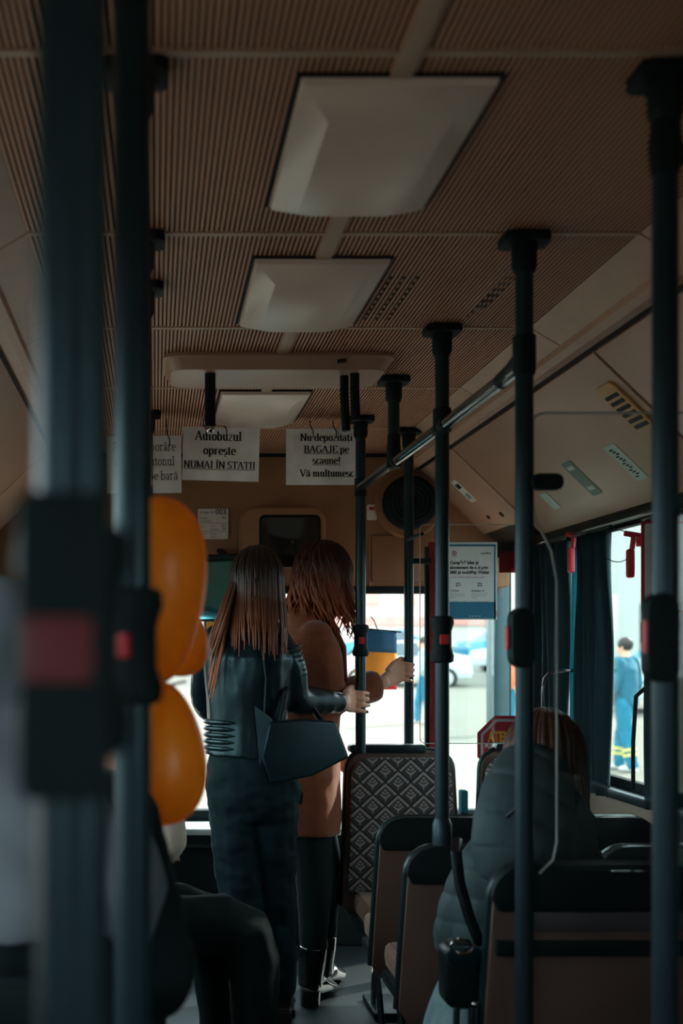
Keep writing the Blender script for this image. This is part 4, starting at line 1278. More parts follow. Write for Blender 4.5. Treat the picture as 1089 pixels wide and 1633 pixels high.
# ------------------------------------------------------------------ people
def head(mb, c, f, up=Z1, s=1.0):
    """skull, jaw, nose, brows, lips and ears around the head centre c, looking along f"""
    c, f, up = V(c), V(f).normalized(), V(up).normalized()
    r = f.cross(up).normalized()
    up = r.cross(f).normalized()
    A = (r, f, up)
    P = lambda x, y, z: c + r * (x * s) + f * (y * s) + up * (z * s)
    mb.ell(P(0, -.012, .022), (.074 * s, .092 * s, .090 * s), A, 20, 14)
    mb.ell(P(0, .022, -.03), (.060 * s, .066 * s, .075 * s), A, 16, 12)
    mb.ell(P(0, .052, -.083), (.030 * s, .028 * s, .026 * s), A)
    mb.loft([P(0, .078, .012), P(0, .094, -.012), P(0, .106, -.034), P(0, .088, -.044)], [.008 * s, .011 * s, .015 * s, .009 * s], r, 10)
    mb.ell(P(0, .085, -.062), (.023 * s, .010 * s, .007 * s), A)
    mb.ell(P(0, .083, -.071), (.020 * s, .010 * s, .007 * s), A)
    for k in (-1, 1):
        mb.ell(P(.031 * k, .074, .020), (.022 * s, .012 * s, .007 * s), A)
        mb.ell(P(.074 * k, -.008, -.012), (.009 * s, .018 * s, .031 * s), A)
        mb.ell(P(.034 * k, .062, -.026), (.022 * s, .018 * s, .018 * s), A)
    return P, A

def eyes(parent, c, f, s=1.0):
    P, A = head(MB(), c, f, Z1, s)
    for k in (-1, 1):
        MB().ell(P(.031 * k, .070, .003), (.013 * s, .013 * s, .012 * s), A).build('eye', M['card'], parent)

def limb(mb, pts, rads, n=14, end=True):
    out, rr = [], []
    for i in range(len(pts) - 1):
        for q in range(4):
            f = q / 4
            out.append(V(pts[i]).lerp(V(pts[i + 1]), f))
            rr.append(rads[i] + (rads[i + 1] - rads[i]) * f)
    out.append(V(pts[-1]))
    rr.append(rads[-1])
    # soften the joints a little
    sm = [out[0]] + [out[i] * .5 + (out[i - 1] + out[i + 1]) * .25 for i in range(1, len(out) - 1)] + [out[-1]]
    mb.tube(sm, rr, n)
    mb.ell(sm[0], (rr[0],) * 3)
    if end:
        mb.ell(sm[-1], (rr[-1],) * 3)

def blimb(mb, pts, rads, inset=(0, 0, 0)):
    limb(mb, [V(pts[0]) + V(inset)] + list(pts[1:]), rads)

def torso(mb, rows, ax, n=20):
    """rows: (centre, half width, half depth)"""
    mb.loft([r[0] for r in rows], [(r[1], r[2]) for r in rows], ax, n)

def hand_on_pole(mb, wrist, pole, pr, z, side=-1, s=1.0, a_start=190, spread=.0195, sweep=(205, 190, 180, 160), nails=None):
    """palm from the wrist to the pole, four fingers wound round its near side, thumb round the far side"""
    wrist, c = V(wrist), V((pole[0], pole[1], z))
    R = pr + .0085
    ang = lambda a, rr=R: V((rr * math.cos(math.radians(a)), rr * math.sin(math.radians(a)), 0))
    kn = c + ang(a_start, R + .010)
    pd = (kn - wrist)
    mb.loft([wrist - pd * .12, wrist, wrist.lerp(kn, .35), wrist.lerp(kn, .7), kn], [(.026 * s, .019 * s), (.026 * s, .0185 * s), (.033 * s, .0165 * s), (.039 * s, .015 * s), (.038 * s, .011 * s)], Z1, 14)
    tips = []
    for i in range(4):
        dz = (1.5 - i) * spread * s
        lr = (.95, 1.0, .97, .88)[i]
        pts = [wrist.lerp(kn, .72) + V((0, 0, dz * .9)), kn + V((0, 0, dz))]
        rr = [.0095 * s, .0098 * s]
        m = 7
        for q in range(1, m + 1):
            a = a_start + sweep[i] * lr * q / m
            pts.append(c + ang(a) + V((0, 0, dz * 1.06 - .006 * q / m)))
            rr.append((.0092 - .0026 * q / m) * s)
        mb.tube(pts, rr, 10)
        mb.ell(pts[-1], (rr[-1],) * 3)
        for q in (1, 4):
            mb.ell(pts[q], (rr[q] * 1.08,) * 3)
        tips.append((pts[-1], (pts[-1] - pts[-2]).normalized(), ang(a_start + sweep[i] * lr, 1.0), rr[-1]))
    # thumb leaves the side of the palm near its base
    b = wrist.lerp(kn, .25) + V((0, 0, .028 * s))
    pts = [b, b + pd * .32 + V((0, .012, .016)), c + ang(a_start - 45, R + .004) + V((0, 0, .046 * s)), c + ang(a_start - 90, R + .001) + V((0, 0, .044 * s)), c + ang(a_start - 130, R) + V((0, 0, .038 * s))]
    mb.tube(pts, [.0145 * s, .0125 * s, .0108 * s, .0098 * s, .0075 * s], 10)
    mb.ell(pts[-1], (.0075 * s,) * 3)
    return tips

def loose_hand(mb, wrist, d, palm_n, s=1.0, curl=.5):
    """relaxed hand: palm, four slightly curled fingers and a thumb"""
    w, d, nrm = V(wrist), V(d).normalized(), V(palm_n).normalized()
    side = d.cross(nrm).normalized()
    k = w + d * (.085 * s)
    mb.loft([w - d * .02, w + d * .03 * s, k], [(.026 * s, .018 * s), (.036 * s, .017 * s), (.040 * s, .012 * s)], side, 14)
    for i in range(4):
        o = side * ((1.5 - i) * .0195 * s)
        L = (.072, .08, .075, .06)[i] * s
        p = [k + o * .9 - d * .02, k + o]
        dd = d.copy()
        for q in range(3):
            dd = (dd + nrm * (curl * .45)).normalized()
            p.append(p[-1] + dd * (L / 3))
        mb.tube(p, [.0095 * s, .0095 * s, .0088 * s, .008 * s, .0065 * s], 10)
        mb.ell(p[-1], (.0065 * s,) * 3)
    p = [w + d * .02 + side * .024 * s, w + d * .05 * s + side * .048 * s + nrm * .012, w + d * .078 * s + side * .058 * s + nrm * .028]
    mb.tube(p, [.014 * s, .0115 * s, .008 * s], 10)
    mb.ell(p[-1], (.008 * s,) * 3)

def locks(mb, c, r, A, phis, thetas, length, rnd, wave=0, spread=.02, rad=.008, push=None, freq=38, swirl=0):
    """strands that run over the skull and then hang; A = (right, forward, up)"""
    c = V(c)
    for ph in phis:
        for th0 in thetas:
            p = ph + rnd.uniform(-.09, .09)
            t0 = th0 + rnd.uniform(-.08, .08)
            pts, rr = [], []
            k = 1.03 + rnd.uniform(0, .05)
            ph0 = rnd.uniform(0, 6)
            for i in range(7):
                th = t0 + (1.72 - t0) * i / 6
                pp = p + swirl * th * math.sin(2.6 * th + ph0)
                pts.append(c + (A[0] * (math.cos(pp) * r[0]) + A[1] * (math.sin(pp) * r[1])) * (math.sin(th) * (k + swirl * .25 * math.sin(4 * th + ph0))) + A[2] * (r[2] * math.cos(th) * k))
                rr.append(rad * (.55 + .45 * i / 6))
            L = length(p) * rnd.uniform(.86, 1.05)
            n = 9
            base = pts[-1].copy()
            out = (base - c)
            out.z = 0
            out = out.normalized() if out.length > 1e-5 else V((0, 0, 0))
            tang = V((-out.y, out.x, 0))
            for i in range(1, n + 1):
                f = i / n
                q = base + V((0, 0, -L * f)) + out * (spread * f)
                if push:
                    q = q + push(q, p, f)
                if wave:
                    q = q + tang * (wave * f ** .7 * math.sin(freq * L * f + ph0)) + out * (wave * .7 * f ** .7 * math.cos(freq * L * f + ph0))
                pts.append(q)
                rr.append(rad * (1 - .82 * f ** 2.2))
            mb.tube(pts, rr, 6)

def folds(amp, f, seed=0, an=(1, 1, 1)):
    def w(co):
        p = V((co.x * f * an[0] + seed, co.y * f * an[1], co.z * f * an[2]))
        return amp * noise.noise(p) + amp * .45 * noise.noise(p * 2.3)
    return w

def person(label, loc):
    return thing('person', label, 'person', loc)

# ---- woman in the leather jacket, seen from behind, right hand on the slim pole
rnd = random.Random(3)
t = person('standing woman with long straight brown hair, black leather jacket and dark bag, holding a pole', (.36, 4.06, 0))
YA = 4.06
axA = V((1, -.22, 0)).normalized()          # across her shoulders
fwd = V((.22, 1, 0)).normalized()
hc = V((.366, YA + .02, 1.585))
WR = V((.712, 4.27, 1.150))
EL = V((.500, 4.08, 1.165))
SH = V((.440, 4.05, 1.405))
SL, ELL, WL = V((.198, 4.11, 1.385)), V((.182, 4.22, 1.16)), V((.25, 4.38, 1.06))
HR, HL = V((.415, 4.06, .90)), V((.285, 4.09, .90))
KR, KL = V((.430, 4.10, .50)), V((.300, 4.06, .50))
AR, AL = V((.455, 4.12, .10)), V((.355, 4.06, .10))
body = MB()
P, A = head(body, hc, V((.25, 1, -.08)))
body.loft([hc + V((0, -.01, -.06)), hc + V((-.01, -.03, -.13)), (.335, YA, 1.38)], [.052, .05, .06], axA, 14)
torso(body, [(V((.335, YA, .86)), .118, .085), (V((.33, YA, 1.02)), .125, .095), (V((.33, YA, 1.2)), .14, .10), (V((.33, YA, 1.33)), .15, .10), (V((.335, YA, 1.41)), .10, .07)], axA)
blimb(body, [SH, EL, WR], [.044, .036, .026], (-.035, 0, -.02))
blimb(body, [SL, ELL, WL], [.044, .036, .026], (.035, 0, -.02))
limb(body, [HR, KR, AR], [.074, .05, .036])
limb(body, [HL, KL, AL], [.074, .05, .036])
for a in (AR, AL):
    body.loft([a + V((0, -.03, -.06)), a + V((.01, .04, -.062)), a + V((.025, .11, -.075))], [.028, .026, .016], X1, 12)
tips = hand_on_pole(body, WR, (.792, 4.36), PR, 1.152, a_start=208, sweep=(150, 165, 150, 118), s=1.12)
loose_hand(body, WL, V((.2, .8, -.2)), V((1, 0, 0)))
body.skin('body', M['skin'], t, .0042, 4)
for q, d, out, r in tips:
    MB().ell(q + out * (r * .62) - d * .001, (r * .80, r * .80, r * .62), (d, Z1, out), 10, 6).build('fingernail', M['nail'], t, label='dark polished fingernail')
eyes(t, hc, V((.25, 1, -.08)))
jk = MB()
torso(jk, [(V((.325, YA, .965)), .152, .118), (V((.327, YA, 1.0)), .147, .115), (V((.33, YA, 1.08)), .143, .11), (V((.332, YA, 1.2)), .155, .115), (V((.335, YA, 1.32)), .168, .115), (V((.335, YA, 1.39)), .145, .098), (V((.34, YA, 1.435)), .088, .072), (V((.345, YA, 1.465)), .072, .064)], axA, 28)
limb(jk, [SH + V((-.03, 0, -.015)), SH.lerp(EL, .5) + V((.012, -.01, 0)), EL, EL.lerp(WR, .5), WR.lerp(EL, .10)], [.070, .066, .058, .050, .041], end=False)
limb(jk, [SL + V((.03, 0, -.012)), SL.lerp(ELL, .5), ELL, WL.lerp(ELL, .12)], [.070, .062, .056, .04])
fw = folds(.0055, 12, 2.0, (1, 1, .45))
jk.skin('leather_jacket', M['leather'], t, .006, 5, fw)
jr = MB()
for i in range(7):
    c_ = SH.lerp(EL, .22 + i * .07) + V((.006, -.005, 0))
    jr.tube([c_ + V((.0625 * math.cos(a), .0625 * math.sin(a), .012 * math.cos(a))) for a in [math.radians(-130 + 120 * q / 10) for q in range(11)]], [.001, .003] + [.0045] * 7 + [.003, .001], 8)
jr.build('sleeve_ribbing', M['leather'], t)
jr = MB()
for i in range(5):
    z = 1.00 + i * .023
    ring = [V((.328, YA, z)) + axA * (-.149 * math.cos(a)) + fwd * (-.1135 * math.sin(a)) for a in [PI * (.04 + .40 * q / 12) for q in range(13)]]
    jr.tube(ring, [.0095] * 10 + [.008, .005, .0015], 10)
jr.build('waist_ribbing', M['leather'], t)
MB().loft([V((.343, YA, 1.435)), V((.347, YA, 1.47)), V((.35, YA + .0, 1.492))], [(.09, .075), (.080, .07), (.086, .076)], axA, 28, cap=False).build('collar', M['leather'], t)
fl_ = MB()
fl_.add([(.345, 3.935, 1.155), (.405, 3.92, 1.11), (.47, 3.95, 1.00), (.425, 3.925, .905), (.385, 3.915, .885), (.362, 3.92, .94)], [(0, 1, 2, 3, 4, 5)])
o = fl_.build('jacket_flap', M['leather'], t, smooth=0)
md = o.modifiers.new('thickness', 'SOLIDIFY')
md.thickness = .008
MB().tube([SH + V((-.075, -.115, .0)), (.385, 3.942, 1.25), (.378, 3.935, 1.12), (.402, 3.925, 1.03)], .0035, 6).build('seam', M['bag'], t)
z1 = EL.lerp(WR, .42) + V((0, -.050, .018))
z2 = EL.lerp(WR, .86) + V((0, -.043, .008))
MB().tube([z1, z1.lerp(z2, .5) + V((0, -.003, -.006)), z2], .0032, 6).build('sleeve_zip', M['chrome'], t)
MB().ell(z2, (.007, .005, .007)).build('zip_pull', M['chrome'], t)
tr = MB()
torso(tr, [(V((.352, YA, .74)), .12, .08), (V((.350, YA, .80)), .162, .112), (V((.34, YA, .90)), .165, .122), (V((.33, YA, 1.0)), .138, .105)], axA)
limb(tr, [HR + V((0, 0, -.02)), KR, AR + V((0, 0, .02))], [.105, .078, .062])
limb(tr, [HL + V((0, 0, -.02)), KL, AL + V((0, 0, .02))], [.108, .082, .066])
tr.skin('jeans', M['denim'], t, .007, 5, folds(.008, 11, 5, (1, 1, 1.6)))
for a, nm in ((AR, 'boot'), (AL, 'boot')):
    b = MB()
    b.loft([a + V((0, 0, .06)), a + V((0, 0, -.0)), a + V((.0, .0, -.05))], [.055, .050, .052], X1, 16)
    b.loft([a + V((0, -.045, -.06)), a + V((.01, .04, -.055)), a + V((.03, .12, -.066)), a + V((.04, .165, -.074))], [(.036, .036), (.042, .04), (.042, .028), (.028, .018)], X1, 14)
    b.bx(a.x - .03, a.x + .03, a.y - .075, a.y - .005, 0, .05)
    b.bx(a.x - .03, a.x + .06, a.y + .04, a.y + .16, 0, .02)
    b.skin(nm, M['bootmatte'], t, .005, 3)
hr = MB()
rx = (.088, .104, .110)
hcc = hc + V((0, -.012, .022))
hr.ell(hcc, (rx[0] * .985, rx[1] * .97, rx[2] * .99), A, 24, 16)
hr.loft([hcc + V((0, -.02, -.03)), hcc + V((-.005, -.045, -.12)), hcc + V((-.01, -.07, -.20))], [(.080, .075), (.080, .058), (.078, .035)], axA, 20)
def pushA(q, p, f):
    return V((0, -.045 * min(1, max(0, (1.53 - q.z) / .12)), 0))
locks(hr, hcc, rx, A, [PI * (.90 + 1.20 * i / 70) for i in range(71)], (.12, .42, .75), lambda p: .25 * rnd.uniform(.55, 1.12), rnd, swirl=.035, rad=.0066, spread=.012, push=pushA)
def pushL(q, p, f):
    return V((-.085 * f, -.05 * min(1, f * 2), 0))
locks(hr, hcc, rx, A, [PI * (1.00 + .26 * i / 13) for i in range(14)], (.35, .55, .8), lambda p: .43 * rnd.uniform(.5, 1.05), rnd, rad=.0068, spread=.0, push=pushL)
hr.build('hair', M['hairA'], t, smooth=80)
bg = MB()
sil = [(.395, 1.10), (.52, 1.105), (.640, 1.095), (.690, .965), (.55, .905), (.40, .885), (.365, .98)]
bg.prism(sil, (0, 3.965, 0), X1, Z1, .075)
for p in bg.v:
    p.y += (p.x - .4) * .45
bg.build('shoulder_bag', M['leather2'], t, bevel=.012, seg=3)
MB().tube([(.43, 3.94, 1.09), (.455, 3.965, 1.20), (.475, 4.04, 1.236), (.52, 4.13, 1.21), (.60, 4.06, 1.09)], .011, 8).build('bag_strap', M['bag'], t)

# ---- woman in the brown coat, in profile, right hand on the door pole
t = person('standing woman in a brown wool coat with wavy auburn hair, reaching for the door pole', (.62, 4.36, 0))
f = V((1, .22, 0)).normalized()
axB = V((.22, -1, 0)).normalized()          # towards her right side (the camera)
CB = V((.590, 4.46, 0))
Bp = lambda dx, dy, z: CB + f * dx - axB * dy + V((0, 0, z))
hc = V((.672, 4.475, 1.640))
SR, ER, WR = V((.625, 4.300, 1.415)), V((.668, 4.395, 1.150)), V((.905, 4.500, 1.222))
SL2, EL2, WL2 = V((.565, 4.62, 1.41)), V((.58, 4.66, 1.14)), V((.70, 4.62, 1.0))
body = MB()
P, A = head(body, hc, f + V((0, 0, -.12)))
body.loft([hc + V((-.015, 0, -.06)), hc + V((-.03, 0, -.14)), Bp(.01, 0, 1.40)], [.05, .048, .06], axB, 14)
torso(body, [(Bp(0, 0, .86), .135, .095), (Bp(.01, 0, 1.03), .12, .09), (Bp(.01, 0, 1.25), .135, .09), (Bp(.01, 0, 1.40), .09, .06)], axB)
blimb(body, [SR, ER, WR], [.044, .036, .026], (0, .035, -.025))
blimb(body, [SL2, EL2, WL2], [.044, .036, .026], (0, -.035, -.025))
leg = []
for s_, x_ in ((1, .600), (-1, .665)):
    h_, k_, a_ = V((.59, 4.46 - .085 * s_, .90)), V((x_ + .01, 4.43 - .085 * s_, .50)), V((x_, 4.39 - .085 * s_, .12))
    leg.append((h_, k_, a_))
    limb(body, [h_, k_, a_], [.074, .05, .036])
    body.loft([a_ + V((-.02, 0, -.05)), a_ + V((.01, .03, -.062)), a_ + V((.04, .075, -.08))], [.026, .025, .014], X1, 12)
tips = hand_on_pole(body, WR, (1.032, 4.6), PR, 1.262, a_start=212, sweep=(95, 92, 88, 78), s=1.08, spread=.019)
loose_hand(body, WL2, V((.5, 0, -1)), V((0, -1, 0)))
body.skin('body', M['skin2'], t, .0042, 4)
eyes(t, hc, f)
q = V((1.032, 4.6, 1.262 - .0095)) + V((-.05, -.030, 0))
MB().loft([q + V((-.002, .004, 0)), q + V((.004, -.001, 0))], [.0115, .0115], None, 16).build('ring', M['chrome'], t, label='silver finger ring')
ct = MB()
torso(ct, [(Bp(-.01, 0, .635), .20, .140), (Bp(-.01, 0, .80), .19, .138), (Bp(.0, 0, 1.0), .17, .13), (Bp(.005, 0, 1.2), .175, .13), (Bp(.005, 0, 1.32), .200, .125), (Bp(.01, 0, 1.385), .195, .112), (Bp(.015, 0, 1.43), .13, .095), (Bp(.02, 0, 1.455), .10, .085), (Bp(.03, 0, 1.49), .080, .074)], axB, 28)
limb(ct, [SR + V((-.01, .055, -.02)), SR.lerp(ER, .5) + V((-.005, -.012, 0)), ER, ER.lerp(WR, .55), WR.lerp(ER, .13)], [.070, .078, .072, .064, .060], end=False)
limb(ct, [SL2 + V((0, -.03, -.015)), SL2.lerp(EL2, .5), EL2, WL2.lerp(EL2, .13)], [.076, .07, .064, .056])
ct.skin('wool_coat', M['coat'], t, .007, 16, folds(.009, 8, 8, (1, 1, .8)))
cl = MB()
for sg in (1, -1):
    cl.loft([Bp(.075, -.06 * sg, 1.47), Bp(.125, -.078 * sg, 1.36), Bp(.142, -.06 * sg, 1.22), Bp(.146, -.03 * sg, 1.12)], [(.018, .03), (.016, .045), (.012, .035), (.008, .012)], X1, 10)
cl.loft([Bp(.012, 0, 1.44), Bp(.01, 0, 1.475), Bp(.015, 0, 1.50)], [(.104, .088), (.104, .09), (.096, .084)], axB, 26, cap=False)
cl.build('lapel_collar', M['coat'], t)
tr = MB()
for h_, k_, a_ in leg:
    limb(tr, [h_ + V((0, 0, -.1)), k_, a_ + V((0, 0, .075))], [.10, .072, .052], end=False)
tr.skin('trousers', M['trousers'], t, .008, 4, folds(.005, 10, 1))
for h_, k_, a_ in leg:
    b = MB()
    d = V((.55, .84, 0)).normalized()
    sd = V((-d.y, d.x, 0))
    b.loft([a_ + V((0, 0, .10)), a_ + V((-.004, 0, .05)), a_ + V((-.008, 0, -.01)), a_ + V((-.01, 0, -.05))], [.054, .054, .049, .048], X1, 18)
    b.loft([a_ - d * .035 + V((0, 0, -.045)), a_ + d * .05 + V((0, 0, -.058)), a_ + d * .13 + V((0, 0, -.085)), a_ + d * .175 + V((0, 0, -.095))], [(.038, .034), (.041, .040), (.040, .027), (.026, .018)], sd, 16)
    b.skin('boot', M['boot'], t, .0045, 4)
    hl = MB().loft([a_ - d * .022 + V((0, 0, -.06)), a_ - d * .026 + V((0, 0, -.119))], [(.040, .038), (.037, .034)], sd, 18)
    hl.build('boot_heel', M['boot'], t)
hr = MB()
rx = (.092, .108, .116)
hcc = hc + V((-.008, 0, .018))
hr.ell(hcc, (rx[0], rx[1] * .97, rx[2]), A, 24, 16)
hr.loft([hcc + V((-.02, 0, -.02)), hcc + V((-.04, 0, -.12)), hcc + V((-.05, 0, -.20))], [(.086, .085), (.090, .07), (.08, .05)], axB, 20)
rnd = random.Random(11)
locks(hr, hcc, rx, A, [PI * (.70 + 1.60 * i / 52) for i in range(53)], (.10, .45, .8), lambda p: .175, rnd, wave=.019, rad=.009, spread=.03, freq=34, swirl=.16)
locks(hr, hcc, rx, A, [PI * (-.28 + .50 * i / 16) for i in range(17)], (.35, .6), lambda p: .235, rnd, wave=.022, rad=.007, spread=.018, freq=34, swirl=.12,
      push=lambda q, p, f: V((.02 * f, 0, 0)))
hr.build('hair', M['hairB'], t, smooth=80)

# ---- hooded passenger seated behind the acrylic screen
t = person('seated passenger seen from behind in a grey hooded puffer coat, brown hair, dark bag strap', (.95, 2.86, 0))
hc = V((1.005, 2.92, 1.062))
body = MB()
P, A = head(body, hc, V((.3, 1, -.25)))
body.loft([hc + V((-.01, -.02, -.05)), V((.95, 2.86, .90))], [.05, .055], X1, 14)
torso(body, [(V((.94, 2.88, .46)), .14, .10), (V((.93, 2.86, .62)), .12, .09), (V((.93, 2.85, .76)), .13, .09), (V((.94, 2.86, .88)), .08, .07)], X1)
arms = [(V((.815, 2.86, .80)), V((.782, 2.92, .60)), V((.82, 3.06, .56))), (V((1.08, 2.87, .82)), V((1.16, 2.94, .64)), V((1.08, 3.05, .58)))]
legs = [(V((.87, 2.92, .53)), V((.86, 3.08, .53)), V((.86, 3.07, .09))), (V((1.03, 2.92, .53)), V((1.04, 3.08, .53)), V((1.04, 3.07, .09)))]
for a in arms:
    limb(body, a, [.04, .036, .026])
    loose_hand(body, a[2], V((.1, .3, -.3)), V((0, 0, -1)), .85)
for l in legs:
    limb(body, l, [.07, .055, .036])
    body.loft([l[2] + V((0, -.02, -.045)), l[2] + V((0, .02, -.05))], [.026, .022], X1, 10)
body.skin('body', M['skin'], t, .006, 4)
cp = MB()
torso(cp, [(V((.93, 2.90, .46)), .19, .15), (V((.925, 2.88, .58)), .175, .14), (V((.925, 2.865, .70)), .175, .135), (V((.93, 2.86, .79)), .165, .125), (V((.94, 2.86, .86)), .13, .11), (V((.955, 2.87, .92)), .09, .085)], X1, 28)
for i, a in enumerate(arms):
    limb(cp, [a[0] + V((.02 if i == 0 else -.02, 0, -.01)), V(a[0]).lerp(a[1], .5), a[1], V(a[1]).lerp(a[2], .88)], [.072, .070, .066, .05])
def quilt(co):
    s = (co.z + .10 * abs(co.x - .93)) / .068
    return .006 * (abs(math.sin(PI * s)) ** .45 - .6) + .003 * noise.noise(co * 16)
cp.skin('puffer_coat', M['puffer'], t, .006, 5, quilt)
hd_ = MB()
torso(hd_, [(V((.885, 2.745, .765)), .055, .035), (V((.888, 2.742, .79)), .105, .065), (V((.893, 2.745, .86)), .128, .082), (V((.905, 2.765, .94)), .122, .088), (V((.925, 2.79, 1.02)), .105, .085), (V((.945, 2.82, 1.075)), .08, .065), (V((.955, 2.83, 1.10)), .05, .04)], X1, 26)
hd_.loft([(1.0, 2.80, .97), (1.04, 2.83, .90), (1.05, 2.85, .84)], [.055, .07, .06], Y1, 16)
def hoodfold(co):
    s = (co.z + .25 * (co.x - .89) + .02 * math.sin(co.x * 20)) / .085
    return .007 * (abs(math.sin(PI * s)) ** .4 - .7) + .003 * noise.noise(co * 20)
hd_.skin('hood', M['puffer'], t, .005, 5, hoodfold)
MB().tube([(.83, 2.668, .955), (.845, 2.655, .975), (.86, 2.655, .955), (.85, 2.66, .935)], .006, 8).build('hood_toggle', M['bag'], t)
hr = MB()
rx = (.090, .10, .108)
hcc = hc + V((.0, -.005, .02))
hr.ell(hcc, rx, A, 24, 16)
rnd = random.Random(5)
locks(hr, hcc, rx, A, [PI * (.85 + 1.3 * i / 36) for i in range(37)], (.15, .6), lambda p: .07 if p < PI * 1.75 else .16, rnd, wave=.006, rad=.009, spread=.01)
hr.build('hair', M['hairC'], t, smooth=80)
sk = MB()
sk.loft([V((.80, 2.84, .56)), V((.745, 2.80, .46)), V((.715, 2.76, .34)), V((.70, 2.74, .16))], [(.06, .12), (.065, .13), (.075, .14), (.085, .14)], X1, 20)
sk.skin('coat_skirt', M['greycoat'], t, .008, 5, folds(.010, 12, 4, (1, 1, .5)))
tr = MB()
for l in legs:
    limb(tr, [l[0], l[1], V(l[2]) + V((0, 0, .03))], [.095, .078, .055])
tr.skin('trousers', M['trousers'], t, .008, 4)
for l in legs:
    b = MB().loft([V(l[2]) + V((0, -.05, -.04)), V(l[2]) + V((0, .04, -.045)), V(l[2]) + V((0, .10, -.062))], [(.038, .045), (.04, .04), (.03, .024)], X1, 14)
    b.build('boot', M['bootmatte'], t)
st = MB().loft([(.760, 2.85, .872), (.742, 2.785, .85), (.745, 2.768, .78), (.765, 2.755, .70), (.79, 2.745, .63)], [(.014, .005)] * 5, Y1 if 0 else X1, 10)
st.build('bag_strap', M['bag'], t, label='black bag strap')

t = thing('handbag', 'black bag with metal rings wedged between the hooded passenger and the seat edge', 'bag', (.70, 2.5, .40))
by = 2.575
mb = MB().prism(rrect(.085, .15, .03, 5, .700, .605), (0, by + .06, 0), X1, Z1, .07)
mb.build('bag_body', M['bag'], t, bevel=.015, seg=3)
mb = MB().prism(rrect(.080, .05, .02, 5, .700, .655), (0, by - .012, 0), X1, Z1, .010)
mb.build('flap', M['leather'], t, bevel=.004)
MB().tube([(.692 + .024 * math.cos(a * PI / 10), by - .026, .680 + .016 * math.sin(a * PI / 10)) for a in range(21)], .0035, 6).build('ring', M['chrome'], t)
MB().tube([(.682, by - .02, .54), (.677, by - .03, .46), (.680, by - .03, .38), (.70, by - .03, .28)], .008, 8).build('strap', M['bag'], t)
MB().tube([(.716, by - .02, .54), (.712, by - .03, .48), (.718, by - .03, .40), (.735, by - .03, .34)], .008, 8).build('strap', M['bag'], t)
for i, (x, z) in enumerate(((.682, .535), (.722, .548))):
    MB().ell((x, by - .022, z), (.008, .006, .007)).build('stud', M['chrome'], t)
for i in range(6):
    MB().ell((.700 + i * .004, by - .03, .46 - i * .011), (.0045, .003, .003)).build('chain_bead', M['chrome'], t)

